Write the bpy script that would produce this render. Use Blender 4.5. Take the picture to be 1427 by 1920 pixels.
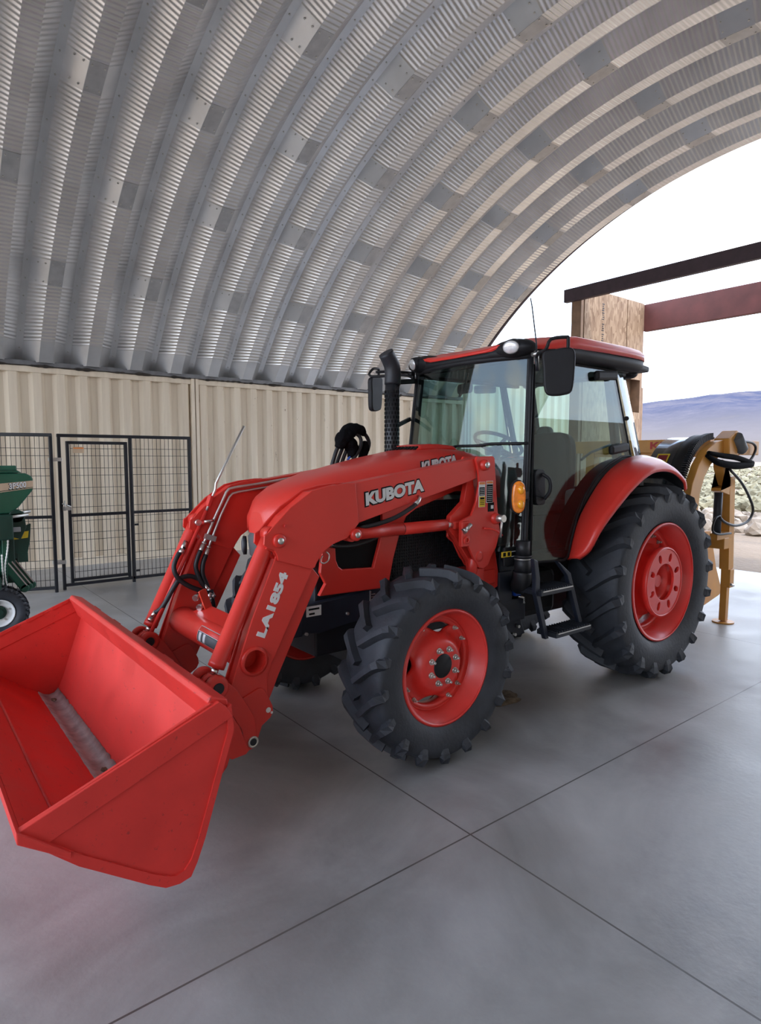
import bpy, bmesh, math, random
from math import sin, cos, pi, radians, hypot, atan2
from mathutils import Vector, Matrix, noise

for _o in list(bpy.data.objects):
    bpy.data.objects.remove(_o)
SC = bpy.context.scene
COL = SC.collection

# ------------------------------------------------------------------ camera
cam_d = bpy.data.cameras.new('camera')
cam_d.sensor_fit = 'VERTICAL'; cam_d.sensor_height = 36.0
cam_d.lens = 36.0 * 1180.54 / 1920.0
cam_d.clip_start = 0.05; cam_d.clip_end = 5000
cam = bpy.data.objects.new('camera', cam_d); COL.objects.link(cam)
yaw, pit = radians(38.145), radians(4.819)
cam.location = (-2.5368, -2.5866, 1.8071)
cam.rotation_euler = (pi / 2 - pit, 0, -yaw)
SC.camera = cam

# ------------------------------------------------------------------ light
SKY = 2.3
SUN = 1.0
SC.view_settings.view_transform = 'Standard'
SC.view_settings.look = 'None'
SC.view_settings.gamma = 1.0
SC.view_settings.use_curve_mapping = False
SC.view_settings.exposure = 1.18
SC.render.film_transparent = False

world = bpy.data.worlds.new('sky'); SC.world = world
world.use_nodes = True
wn, wl = world.node_tree.nodes, world.node_tree.links
wn.clear()
w_out = wn.new('ShaderNodeOutputWorld'); w_bg = wn.new('ShaderNodeBackground')
w_tc = wn.new('ShaderNodeTexCoord'); w_sep = wn.new('ShaderNodeSeparateXYZ')
w_no = wn.new('ShaderNodeTexNoise'); w_map = wn.new('ShaderNodeMapping')
w_cr = wn.new('ShaderNodeValToRGB'); w_zr = wn.new('ShaderNodeValToRGB'); w_mix = wn.new('ShaderNodeMix')
w_mix.data_type = 'RGBA'
wl.new(w_tc.outputs['Generated'], w_sep.inputs[0])
wl.new(w_tc.outputs['Generated'], w_map.inputs[0]); w_map.inputs['Scale'].default_value = (1.6, 1.6, 5.0)
wl.new(w_map.outputs[0], w_no.inputs['Vector']); w_no.inputs['Scale'].default_value = 1.7; w_no.inputs['Detail'].default_value = 6
wl.new(w_no.outputs['Fac'], w_cr.inputs[0])
w_cr.color_ramp.elements[0].position = 0.44; w_cr.color_ramp.elements[1].position = 0.60
wl.new(w_sep.outputs['Z'], w_zr.inputs[0])
w_zr.color_ramp.elements[0].position = 0.0; w_zr.color_ramp.elements[0].color = (0.72, 0.84, 1.0, 1)
w_zr.color_ramp.elements[1].position = 0.7; w_zr.color_ramp.elements[1].color = (0.42, 0.60, 0.98, 1)
wl.new(w_cr.outputs[0], w_mix.inputs['Factor'])
wl.new(w_zr.outputs[0], w_mix.inputs['A']); w_mix.inputs['B'].default_value = (0.98, 0.98, 1.0, 1)
wl.new(w_mix.outputs['Result'], w_bg.inputs['Color']); w_bg.inputs['Strength'].default_value = SKY
wl.new(w_bg.outputs[0], w_out.inputs[0])

sun_d = bpy.data.lights.new('sun', 'SUN'); sun_d.energy = SUN; sun_d.angle = radians(3); sun_d.color = (1, 0.93, 0.82)
sun = bpy.data.objects.new('sun', sun_d); COL.objects.link(sun)
sun.rotation_euler = Vector((0.12, 0.62, -0.77)).to_track_quat('-Z', 'Y').to_euler()
sun.location = (0, -20, 30)

# ------------------------------------------------------------------ materials
def nodes_of(m):
    m.use_nodes = True
    nt = m.node_tree
    return nt, nt.nodes, nt.links, nt.nodes['Principled BSDF']

def mat(name, col, rough=0.5, metal=0.0, var=0.08, scale=8.0, bump=0.0, bscale=60.0, coat=0.0, rvar=0.1, spec=0.5):
    m = bpy.data.materials.new(name); nt, n, l, p = nodes_of(m)
    tc = n.new('ShaderNodeTexCoord'); nz = n.new('ShaderNodeTexNoise'); nz.inputs['Scale'].default_value = scale
    nz.inputs['Detail'].default_value = 5
    l.new(tc.outputs['Object'], nz.inputs['Vector'])
    cr = n.new('ShaderNodeValToRGB')
    cr.color_ramp.elements[0].position = 0.3; cr.color_ramp.elements[1].position = 0.7
    cr.color_ramp.elements[0].color = tuple(max(0, c * (1 - var)) for c in col) + (1,)
    cr.color_ramp.elements[1].color = tuple(min(1, c * (1 + var)) for c in col) + (1,)
    l.new(nz.outputs['Fac'], cr.inputs[0]); l.new(cr.outputs[0], p.inputs['Base Color'])
    mr = n.new('ShaderNodeMapRange'); l.new(nz.outputs['Fac'], mr.inputs[0])
    mr.inputs[3].default_value = max(0.02, rough - rvar); mr.inputs[4].default_value = min(1, rough + rvar)
    l.new(mr.outputs[0], p.inputs['Roughness'])
    p.inputs['Metallic'].default_value = metal
    p.inputs['Specular IOR Level'].default_value = spec
    if coat:
        p.inputs['Coat Weight'].default_value = coat; p.inputs['Coat Roughness'].default_value = 0.15
    if bump:
        nb = n.new('ShaderNodeTexNoise'); nb.inputs['Scale'].default_value = bscale; nb.inputs['Detail'].default_value = 4
        l.new(tc.outputs['Object'], nb.inputs['Vector'])
        b = n.new('ShaderNodeBump'); b.inputs['Strength'].default_value = bump; b.inputs['Distance'].default_value = 0.01
        l.new(nb.outputs['Fac'], b.inputs['Height']); l.new(b.outputs[0], p.inputs['Normal'])
    return m

def glass(name, tint, rough=0.0, ior=1.5):
    m = bpy.data.materials.new(name); m.use_nodes = True
    nt = m.node_tree; n, l = nt.nodes, nt.links; n.clear()
    o = n.new('ShaderNodeOutputMaterial'); mx = n.new('ShaderNodeMixShader')
    t = n.new('ShaderNodeBsdfTransparent'); g = n.new('ShaderNodeBsdfGlossy'); lw = n.new('ShaderNodeLayerWeight'); lw.inputs[0].default_value = 0.5
    pw = n.new('ShaderNodeMath'); pw.operation = 'POWER'; l.new(lw.outputs['Facing'], pw.inputs[0]); pw.inputs[1].default_value = 4.5
    f = n.new('ShaderNodeMath'); f.operation = 'MULTIPLY_ADD'; l.new(pw.outputs[0], f.inputs[0])
    r0 = ((ior - 1) / (ior + 1)) ** 2; f.inputs[1].default_value = 1 - r0; f.inputs[2].default_value = r0
    t.inputs[0].default_value = tuple(tint) + (1,); g.inputs['Roughness'].default_value = rough
    l.new(f.outputs[0], mx.inputs[0]); l.new(t.outputs[0], mx.inputs[1]); l.new(g.outputs[0], mx.inputs[2])
    l.new(mx.outputs[0], o.inputs[0])
    return m

RED = mat('red_paint', (0.68, 0.036, 0.024), 0.40, var=0.05, scale=3, coat=0.25, spec=0.4)
REDB = mat('bucket_paint', (0.64, 0.036, 0.028), 0.48, var=0.10, scale=5, rvar=0.12, spec=0.4)
REDW = mat('wheel_paint', (0.74, 0.040, 0.030), 0.35, var=0.05, coat=0.2)
DARK = mat('black_steel', (0.014, 0.016, 0.022), 0.5, var=0.3)
NAVY = mat('dark_chassis_paint', (0.016, 0.020, 0.032), 0.42, var=0.2)
PLASTIC = mat('black_plastic', (0.012, 0.012, 0.014), 0.55, var=0.2, spec=0.3)
RUBBER = mat('tire_rubber', (0.026, 0.029, 0.036), 0.62, var=0.35, scale=7, bump=0.25, bscale=40, rvar=0.12)
HOSE = mat('hose_rubber', (0.012, 0.012, 0.014), 0.5)
CLOTH = mat('black_cloth', (0.005, 0.005, 0.006), 0.9, bump=0.5, bscale=80, spec=0.1)
CHROME = mat('bright_steel', (0.75, 0.75, 0.74), 0.25, metal=1.0, var=0.1)
ZINC = mat('zinc_steel', (0.62, 0.61, 0.57), 0.38, metal=0.9, var=0.15)
SILVER = mat('silver_letter', (0.62, 0.63, 0.64), 0.35, metal=0.4, var=0.06)
WHITE = mat('white_paint', (0.80, 0.80, 0.78), 0.5)
BLACKP = mat('black_print', (0.006, 0.006, 0.007), 0.6, spec=0.15)
YELLOW = mat('yellow_label', (0.78, 0.55, 0.03), 0.45)
ORANGEL = mat('orange_label', (0.75, 0.22, 0.04), 0.45)
LAMP = mat('lamp_reflector', (0.85, 0.86, 0.86), 0.2, metal=0.35, var=0.2, scale=30)
AMBER = mat('amber_lens', (0.85, 0.22, 0.01), 0.18, var=0.2, scale=30, coat=0.5)
ORANGEV = mat('vent_red', (0.70, 0.06, 0.03), 0.4)
SEATM = mat('seat_fabric', (0.035, 0.037, 0.04), 0.8)
GREYP = mat('grey_plastic', (0.09, 0.095, 0.10), 0.55)
LTGREY = mat('light_grey_panel', (0.35, 0.36, 0.36), 0.6)
PAPER = mat('white_label', (0.75, 0.75, 0.74), 0.5)
IMPL = mat('implement_yellow', (0.60, 0.27, 0.045), 0.45, var=0.12, scale=4)
GREEN = mat('green_paint', (0.010, 0.085, 0.048), 0.32, var=0.1, coat=0.3)
DGREEN = mat('dark_green_paint', (0.006, 0.035, 0.022), 0.45, var=0.15)
TAN = mat('tan_stripe', (0.50, 0.36, 0.24), 0.5)
FENCE = mat('fence_black', (0.010, 0.011, 0.015), 0.4, var=0.2)
BLUE = mat('blue_plastic', (0.01, 0.06, 0.35), 0.4)
GLASS = glass('cab_glass', (0.70, 0.80, 0.785))
GLASSD = glass('door_glass', (0.60, 0.72, 0.71))
GLASSR = glass('quarter_glass', (0.55, 0.68, 0.67), 0.02, 1.7)
WORN = mat('worn_bare_steel', (0.30, 0.26, 0.25), 0.6, metal=0.2, var=0.35, scale=14)
STEELB = mat('dark_beam_steel', (0.055, 0.035, 0.045), 0.6, var=0.2)
STEELR = mat('red_oxide_beam', (0.125, 0.036, 0.031), 0.6, var=0.22, scale=3)
WOOD = mat('lumber', (0.26, 0.165, 0.105), 0.75, var=0.2, scale=6)

def dirty_bucket():
    nt, n, l, p = nodes_of(REDB)
    tc = n.new('ShaderNodeTexCoord'); nz = n.new('ShaderNodeTexNoise'); nz.inputs['Scale'].default_value = 26
    nz.inputs['Detail'].default_value = 8; nz.inputs['Roughness'].default_value = 0.75
    mp = n.new('ShaderNodeMapping'); mp.inputs['Scale'].default_value = (1.4, 0.5, 1.4)
    l.new(tc.outputs['Object'], mp.inputs[0]); l.new(mp.outputs[0], nz.inputs['Vector'])
    cr = n.new('ShaderNodeValToRGB'); cr.color_ramp.elements[0].position = 0.61; cr.color_ramp.elements[1].position = 0.67
    l.new(nz.outputs['Fac'], cr.inputs[0])
    mx = n.new('ShaderNodeMix'); mx.data_type = 'RGBA'
    src = p.inputs['Base Color'].links[0].from_socket
    l.new(cr.outputs[0], mx.inputs['Factor']); l.new(src, mx.inputs['A']); mx.inputs['B'].default_value = (0.34, 0.028, 0.024, 1)
    l.new(mx.outputs['Result'], p.inputs['Base Color'])
dirty_bucket()

def exhaust_guard_mat():
    m = mat('perforated_black', (0.020, 0.021, 0.024), 0.4)
    return m
GUARD = exhaust_guard_mat()

def concrete():
    m = bpy.data.materials.new('concrete_slab'); nt, n, l, p = nodes_of(m)
    tc = n.new('ShaderNodeTexCoord')
    n1 = n.new('ShaderNodeTexNoise'); n1.inputs['Scale'].default_value = 0.9; n1.inputs['Detail'].default_value = 8; n1.inputs['Roughness'].default_value = 0.62
    n1.inputs['Distortion'].default_value = 0.8
    n2 = n.new('ShaderNodeTexNoise'); n2.inputs['Scale'].default_value = 30; n2.inputs['Detail'].default_value = 4
    l.new(tc.outputs['Object'], n1.inputs['Vector']); l.new(tc.outputs['Object'], n2.inputs['Vector'])
    cr = n.new('ShaderNodeValToRGB'); cr.color_ramp.elements[0].position = 0.28; cr.color_ramp.elements[1].position = 0.72
    cr.color_ramp.elements[0].color = (0.205, 0.203, 0.198, 1); cr.color_ramp.elements[1].color = (0.45, 0.447, 0.44, 1)
    l.new(n1.outputs['Fac'], cr.inputs[0])
    # saw-cut joints
    sep = n.new('ShaderNodeSeparateXYZ'); l.new(tc.outputs['Object'], sep.inputs[0])
    def joint(sock, off, per, w):
        a = n.new('ShaderNodeMath'); a.operation = 'ADD'; l.new(sock, a.inputs[0]); a.inputs[1].default_value = -off + per * 50 + per / 2
        b = n.new('ShaderNodeMath'); b.operation = 'MODULO'; l.new(a.outputs[0], b.inputs[0]); b.inputs[1].default_value = per
        c = n.new('ShaderNodeMath'); c.operation = 'SUBTRACT'; l.new(b.outputs[0], c.inputs[0]); c.inputs[1].default_value = per / 2
        d = n.new('ShaderNodeMath'); d.operation = 'ABSOLUTE'; l.new(c.outputs[0], d.inputs[0])
        e = n.new('ShaderNodeMath'); e.operation = 'LESS_THAN'; l.new(d.outputs[0], e.inputs[0]); e.inputs[1].default_value = w
        return e.outputs[0]
    jx = joint(sep.outputs['X'], -0.405, 4.5, 0.0045); jy = joint(sep.outputs['Y'], -0.575, 4.5, 0.0045)
    mxj = n.new('ShaderNodeMath'); mxj.operation = 'MAXIMUM'; l.new(jx, mxj.inputs[0]); l.new(jy, mxj.inputs[1])
    mx = n.new('ShaderNodeMix'); mx.data_type = 'RGBA'
    l.new(mxj.outputs[0], mx.inputs['Factor']); l.new(cr.outputs[0], mx.inputs['A']); mx.inputs['B'].default_value = (0.085, 0.08, 0.075, 1)
    # brown stains
    n3 = n.new('ShaderNodeTexNoise'); n3.inputs['Scale'].default_value = 0.6; n3.inputs['Detail'].default_value = 6
    mp3 = n.new('ShaderNodeMapping'); mp3.inputs['Location'].default_value = (3.1, 7.7, 0); l.new(tc.outputs['Object'], mp3.inputs[0]); l.new(mp3.outputs[0], n3.inputs['Vector'])
    cr3 = n.new('ShaderNodeValToRGB'); cr3.color_ramp.elements[0].position = 0.52; cr3.color_ramp.elements[1].position = 0.7
    cr3.color_ramp.elements[1].color = (0.65, 0.65, 0.65, 1)
    l.new(n3.outputs['Fac'], cr3.inputs[0])
    mx2 = n.new('ShaderNodeMix'); mx2.data_type = 'RGBA'
    l.new(cr3.outputs[0], mx2.inputs['Factor']); l.new(mx.outputs['Result'], mx2.inputs['A']); mx2.inputs['B'].default_value = (0.20, 0.18, 0.16, 1)
    l.new(mx2.outputs['Result'], p.inputs['Base Color'])
    mr = n.new('ShaderNodeMapRange'); l.new(n1.outputs['Fac'], mr.inputs[0]); mr.inputs[1].default_value = 0.3; mr.inputs[2].default_value = 0.7
    mr.inputs[3].default_value = 0.28; mr.inputs[4].default_value = 0.55
    l.new(mr.outputs[0], p.inputs['Roughness'])
    b = n.new('ShaderNodeBump'); b.inputs['Strength'].default_value = 0.12; b.inputs['Distance'].default_value = 0.01
    l.new(n2.outputs['Fac'], b.inputs['Height']); l.new(b.outputs[0], p.inputs['Normal'])
    return m
CONC = concrete()

def container_mat(name, thr):
    m = bpy.data.materials.new(name); nt, n, l, p = nodes_of(m)
    tc = n.new('ShaderNodeTexCoord'); mp = n.new('ShaderNodeMapping'); mp.inputs['Scale'].default_value = (7, 1, 0.5)
    l.new(tc.outputs['Object'], mp.inputs[0])
    n1 = n.new('ShaderNodeTexNoise'); n1.inputs['Scale'].default_value = 1.3; n1.inputs['Detail'].default_value = 6
    l.new(mp.outputs[0], n1.inputs['Vector'])
    cr = n.new('ShaderNodeValToRGB'); cr.color_ramp.elements[0].position = 0.3; cr.color_ramp.elements[1].position = 0.66
    cr.color_ramp.elements[0].color = (0.60, 0.50, 0.375, 1); cr.color_ramp.elements[1].color = (0.70, 0.60, 0.46, 1)
    l.new(n1.outputs['Fac'], cr.inputs[0])
    mp2 = n.new('ShaderNodeMapping'); mp2.inputs['Scale'].default_value = (1, 1, 0.35); l.new(tc.outputs['Object'], mp2.inputs[0])
    n2 = n.new('ShaderNodeTexNoise'); n2.inputs['Scale'].default_value = 14; n2.inputs['Detail'].default_value = 6; n2.inputs['Roughness'].default_value = 0.7
    l.new(mp2.outputs[0], n2.inputs['Vector'])
    cr2 = n.new('ShaderNodeValToRGB'); cr2.color_ramp.elements[0].position = thr; cr2.color_ramp.elements[1].position = thr + 0.05
    l.new(n2.outputs['Fac'], cr2.inputs[0])
    mx = n.new('ShaderNodeMix'); mx.data_type = 'RGBA'
    l.new(cr2.outputs[0], mx.inputs['Factor']); l.new(cr.outputs[0], mx.inputs['A']); mx.inputs['B'].default_value = (0.16, 0.085, 0.05, 1)
    l.new(mx.outputs['Result'], p.inputs['Base Color']); p.inputs['Roughness'].default_value = 0.6
    return m
CONT = container_mat('container_beige', 0.74); CONTR = container_mat('container_beige_rusty', 0.655)

def osb_mat():
    m = bpy.data.materials.new('strand_board'); nt, n, l, p = nodes_of(m)
    tc = n.new('ShaderNodeTexCoord'); v = n.new('ShaderNodeTexVoronoi'); v.inputs['Scale'].default_value = 9
    mp = n.new('ShaderNodeMapping'); mp.inputs['Scale'].default_value = (2.2, 1, 0.8); mp.inputs['Rotation'].default_value = (0, 0.5, 0)
    l.new(tc.outputs['Object'], mp.inputs[0]); l.new(mp.outputs[0], v.inputs['Vector'])
    cr = n.new('ShaderNodeValToRGB')
    cr.color_ramp.elements[0].color = (0.17, 0.095, 0.052, 1); cr.color_ramp.elements[1].color = (0.40, 0.28, 0.18, 1)
    l.new(v.outputs['Color'], cr.inputs[0]); l.new(cr.outputs[0], p.inputs['Base Color']); p.inputs['Roughness'].default_value = 0.75
    return m
OSB = osb_mat()

def ground_mat():
    m = bpy.data.materials.new('desert_ground'); nt, n, l, p = nodes_of(m)
    tc = n.new('ShaderNodeTexCoord')
    n1 = n.new('ShaderNodeTexNoise'); n1.inputs['Scale'].default_value = 0.35; n1.inputs['Detail'].default_value = 10
    l.new(tc.outputs['Object'], n1.inputs['Vector'])
    cr = n.new('ShaderNodeValToRGB'); cr.color_ramp.elements[0].position = 0.3; cr.color_ramp.elements[1].position = 0.7
    cr.color_ramp.elements[0].color = (0.19, 0.14, 0.095, 1); cr.color_ramp.elements[1].color = (0.29, 0.22, 0.16, 1)
    l.new(n1.outputs['Fac'], cr.inputs[0]); l.new(cr.outputs[0], p.inputs['Base Color']); p.inputs['Roughness'].default_value = 0.95
    n2 = n.new('ShaderNodeTexNoise'); n2.inputs['Scale'].default_value = 12; l.new(tc.outputs['Object'], n2.inputs['Vector'])
    b = n.new('ShaderNodeBump'); b.inputs['Strength'].default_value = 0.5; b.inputs['Distance'].default_value = 0.05
    l.new(n2.outputs['Fac'], b.inputs['Height']); l.new(b.outputs[0], p.inputs['Normal'])
    return m
GROUND = ground_mat()

def hill_mat():
    m = bpy.data.materials.new('hazed_hill_scrub'); nt, n, l, p = nodes_of(m)
    tc = n.new('ShaderNodeTexCoord')
    n1 = n.new('ShaderNodeTexNoise'); n1.inputs['Scale'].default_value = 0.016; n1.inputs['Detail'].default_value = 14; n1.inputs['Roughness'].default_value = 0.78
    l.new(tc.outputs['Object'], n1.inputs['Vector'])
    cr = n.new('ShaderNodeValToRGB')
    cr.color_ramp.elements[0].position = 0.38; cr.color_ramp.elements[1].position = 0.62
    cr.color_ramp.elements[0].color = (0.046, 0.056, 0.10, 1); cr.color_ramp.elements[1].color = (0.125, 0.115, 0.13, 1)
    l.new(n1.outputs['Fac'], cr.inputs[0])
    # scrub colour with bluish distance haze painted in, paler sage plain lower down
    sp = n.new('ShaderNodeSeparateXYZ'); l.new(tc.outputs['Object'], sp.inputs[0])
    ad = n.new('ShaderNodeMath'); ad.operation = 'MULTIPLY_ADD'; l.new(n1.outputs['Fac'], ad.inputs[0]); ad.inputs[1].default_value = 90; l.new(sp.outputs['Z'], ad.inputs[2])
    mr = n.new('ShaderNodeMapRange'); l.new(ad.outputs[0], mr.inputs[0]); mr.inputs[1].default_value = 50; mr.inputs[2].default_value = 105
    mx = n.new('ShaderNodeMix'); mx.data_type = 'RGBA'; l.new(mr.outputs[0], mx.inputs['Factor']); mx.inputs['A'].default_value = (0.15, 0.13, 0.115, 1); l.new(cr.outputs[0], mx.inputs['B'])
    l.new(mx.outputs['Result'], p.inputs['Base Color']); p.inputs['Roughness'].default_value = 1.0
    p.inputs['Specular IOR Level'].default_value = 0.0
    return m
HILL = hill_mat()

def galv_mat():
    m = bpy.data.materials.new('galvanised_arch_steel'); nt, n, l, p = nodes_of(m)
    uv = n.new('ShaderNodeUVMap'); uv.uv_map = 'arc'
    sep = n.new('ShaderNodeSeparateXYZ'); l.new(uv.outputs[0], sep.inputs[0])   # x = ridge mask, y = arc length
    mul = n.new('ShaderNodeMath'); mul.operation = 'MULTIPLY'; l.new(sep.outputs['Y'], mul.inputs[0]); mul.inputs[1].default_value = 2 * pi / 0.066
    sn = n.new('ShaderNodeMath'); sn.operation = 'SINE'; l.new(mul.outputs[0], sn.inputs[0])
    pw = n.new('ShaderNodeMath'); pw.operation = 'MULTIPLY'; l.new(sn.outputs[0], pw.inputs[0]); l.new(sep.outputs['X'], pw.inputs[1])
    b = n.new('ShaderNodeBump'); b.inputs['Strength'].default_value = 1.0; b.inputs['Distance'].default_value = 0.0042
    l.new(pw.outputs[0], b.inputs['Height']); l.new(b.outputs[0], p.inputs['Normal'])
    tc = n.new('ShaderNodeTexCoord'); nz = n.new('ShaderNodeTexNoise'); nz.inputs['Scale'].default_value = 1.6; nz.inputs['Detail'].default_value = 6
    l.new(tc.outputs['Object'], nz.inputs['Vector'])
    cr = n.new('ShaderNodeValToRGB'); cr.color_ramp.elements[0].position = 0.3; cr.color_ramp.elements[1].position = 0.7
    cr.color_ramp.elements[0].color = (0.66, 0.66, 0.66, 1); cr.color_ramp.elements[1].color = (0.84, 0.84, 0.84, 1)
    l.new(nz.outputs['Fac'], cr.inputs[0]); l.new(cr.outputs[0], p.inputs['Base Color'])
    p.inputs['Metallic'].default_value = 0.85; p.inputs['Roughness'].default_value = 0.34
    return m
GALV = galv_mat()
GALVP = mat('galvanised_plate', (0.52, 0.52, 0.52), 0.5, metal=0.8, var=0.12)
SAGE = mat('sagebrush', (0.22, 0.20, 0.135), 0.95, var=0.35, scale=0.8, spec=0.1)
ROCKM = mat('rock', (0.28, 0.235, 0.19), 0.9, var=0.35, scale=0.9, bump=0.4, bscale=8, spec=0.2)
SOIL = mat('dry_soil', (0.16, 0.12, 0.085), 1.0, var=0.4, scale=30, bump=0.8, bscale=60, spec=0.1)

# ------------------------------------------------------------------ mesh helpers
YC = 0.92          # centre plane of the tractor

class MB:
    def __init__(s): s.bm = bmesh.new(); s.smooth = []
    def _faces(s, fs, smooth):
        for f in fs: f.smooth = smooth
    def poly(s, verts, faces, smooth=False):
        vs = [s.bm.verts.new(v) for v in verts]
        for f in faces:
            try: s.bm.faces.new([vs[i] for i in f]).smooth = smooth
            except ValueError: pass
        return vs
    def box(s, c, size, rot=None):
        c = Vector(c); h = Vector(size) / 2
        pts = []
        for x in (-1, 1):
            for y in (-1, 1):
                for z in (-1, 1):
                    v = Vector((x * h.x, y * h.y, z * h.z))
                    if rot is not None: v = rot @ v
                    pts.append(c + v)
        s.poly(pts, [(0, 1, 3, 2), (4, 6, 7, 5), (0, 4, 5, 1), (2, 3, 7, 6), (0, 2, 6, 4), (1, 5, 7, 3)])
        return s
    def beam(s, p0, p1, w, h, up=(0, 0, 1)):
        p0, p1 = Vector(p0), Vector(p1); d = (p1 - p0); L = d.length; d.normalize()
        u = Vector(up); r = d.cross(u)
        if r.length < 1e-4: r = d.cross(Vector((0, 1, 0)))
        r.normalize(); u = r.cross(d)
        rot = Matrix((d, r, u)).transposed()
        return s.box((p0 + p1) / 2, (L, w, h), rot)
    def cyl(s, p0, p1, r, seg=24, r1=None, cap=True):
        return s.loft_circ([(p0, r), (p1, r if r1 is None else r1)], seg, cap)
    def loft_circ(s, st, seg=24, cap=True):
        p0, p1 = Vector(st[0][0]), Vector(st[-1][0]); d = (p1 - p0).normalized()
        a = Vector((0, 0, 1)) if abs(d.z) < 0.9 else Vector((1, 0, 0))
        u = d.cross(a).normalized(); v = d.cross(u)
        loops = []
        for p, r in st:
            p = Vector(p)
            loops.append([p + (u * cos(2 * pi * i / seg) + v * sin(2 * pi * i / seg)) * r for i in range(seg)])
        return s.loft(loops, cap=cap, smooth=True)
    def loft(s, loops, cap=True, closed=True, smooth=True):
        n = len(loops[0]); L = [[s.bm.verts.new(v) for v in lp] for lp in loops]
        for a, b in zip(L[:-1], L[1:]):
            for i in range(n if closed else n - 1):
                j = (i + 1) % n
                try: s.bm.faces.new((a[i], a[j], b[j], b[i])).smooth = smooth
                except ValueError: pass
        if cap:
            for lp in (L[0], L[-1]):
                try: s.bm.faces.new(lp).smooth = False
                except ValueError: pass
        return s
    def ring(s, loops, smooth=True):           # closed in both directions
        return s.loft(list(loops) + [loops[0]], cap=False, smooth=smooth)
    def tube(s, pts, r, seg=10, cap=True, sub=1):
        pts = [Vector(p) for p in pts]
        if sub > 1:
            if isinstance(r, (list, tuple)): r = [r[i // sub] + (r[min(i // sub + 1, len(r) - 1)] - r[i // sub]) * (i % sub) / sub for i in range((len(r) - 1) * sub + 1)]
            pts = catmull(pts, sub)
        loops = []; t = (pts[1] - pts[0]).normalized()
        a = Vector((0, 0, 1)) if abs(t.z) < 0.9 else Vector((1, 0, 0))
        u = t.cross(a).normalized()
        for i, p in enumerate(pts):
            if i == 0: t = pts[1] - pts[0]
            elif i == len(pts) - 1: t = pts[-1] - pts[-2]
            else: t = (pts[i + 1] - p).normalized() + (p - pts[i - 1]).normalized()
            t.normalize(); u = (u - t * u.dot(t)).normalized(); v = t.cross(u)
            rr = r[i] if isinstance(r, (list, tuple)) else r
            loops.append([p + (u * cos(2 * pi * k / seg) + v * sin(2 * pi * k / seg)) * rr for k in range(seg)])
        return s.loft(loops, cap=cap)
    def prism(s, poly, y0, y1, holes=(), M=None):
        """poly is a list of (x, z); extruded from y0 to y1 along Y; M maps (x, y, z) elsewhere"""
        f = (lambda v: M @ Vector(v)) if M is not None else (lambda v: Vector(v))
        if not holes:
            n = len(poly); a = [s.bm.verts.new(f((x, y0, z))) for x, z in poly]; b = [s.bm.verts.new(f((x, y1, z))) for x, z in poly]
            s.bm.faces.new(a); s.bm.faces.new(list(reversed(b)))
            for i in range(n): s.bm.faces.new((a[i], b[i], b[(i + 1) % n], a[(i + 1) % n]))
            return s
        loops = [poly] + list(holes); edges = []; rings = []
        for lp in loops:
            vs = [s.bm.verts.new(f((x, y0, z))) for x, z in lp]; rings.append(vs)
            for i in range(len(vs)): edges.append(s.bm.edges.new((vs[i], vs[(i + 1) % len(vs)])))
        g = bmesh.ops.triangle_fill(s.bm, use_beauty=True, use_dissolve=False, edges=edges)
        fs = [e for e in g['geom'] if isinstance(e, bmesh.types.BMFace)]
        mp = {}
        for vs, lp in zip(rings, loops):
            for v, (x, z) in zip(vs, lp): mp[v] = s.bm.verts.new(f((x, y1, z)))
        for fc in fs: s.bm.faces.new([mp[v] for v in reversed(fc.verts)])
        for vs in rings:
            for i in range(len(vs)):
                a, b = vs[i], vs[(i + 1) % len(vs)]
                s.bm.faces.new((a, b, mp[b], mp[a]))
        return s
    def lathe(s, prof, c, seg=48, axis='y', closed=False, smooth=True):
        """prof: (offset along axis, radius)"""
        c = Vector(c); loops = []
        for a, r in prof:
            lp = []
            for i in range(seg):
                t = 2 * pi * i / seg
                if axis == 'y': lp.append(c + Vector((r * cos(t), a, r * sin(t))))
                elif axis == 'x': lp.append(c + Vector((a, r * cos(t), r * sin(t))))
                else: lp.append(c + Vector((r * cos(t), r * sin(t), a)))
            loops.append(lp)
        if closed: return s.ring(loops, smooth)
        return s.loft(loops, cap=True, smooth=smooth)
    def sphere(s, c, r, seg=16, rings=10, sc=(1, 1, 1)):
        c = Vector(c); prof = []
        loops = []
        for j in range(1, rings):
            ph = pi * j / rings
            loops.append([c + Vector((r * sc[0] * sin(ph) * cos(2 * pi * i / seg), r * sc[1] * sin(ph) * sin(2 * pi * i / seg), r * sc[2] * cos(ph))) for i in range(seg)])
        return s.loft(loops, cap=True)
    def plate(s, c, u, v, poly, th):
        """outline poly (a, b) in the plane of u, v about c, thickness th"""
        c, u, v = Vector(c), Vector(u).normalized(), Vector(v).normalized(); nrm = u.cross(v).normalized()
        M = Matrix((( u.x, nrm.x, v.x, c.x), (u.y, nrm.y, v.y, c.y), (u.z, nrm.z, v.z, c.z), (0, 0, 0, 1)))
        return s.prism(poly, -th / 2, th / 2, M=M)

def catmull(p, k):
    out = []
    for i in range(len(p) - 1):
        p0 = p[i - 1] if i else p[0] * 2 - p[1]
        p3 = p[i + 2] if i + 2 < len(p) else p[-1] * 2 - p[-2]
        for j in range(k):
            t = j / k
            out.append(0.5 * ((2 * p[i]) + (p[i + 1] - p0) * t + (2 * p0 - 5 * p[i] + 4 * p[i + 1] - p3) * t * t + (3 * p[i] - p0 - 3 * p[i + 1] + p3) * t ** 3))
    out.append(p[-1]); return out

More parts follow.
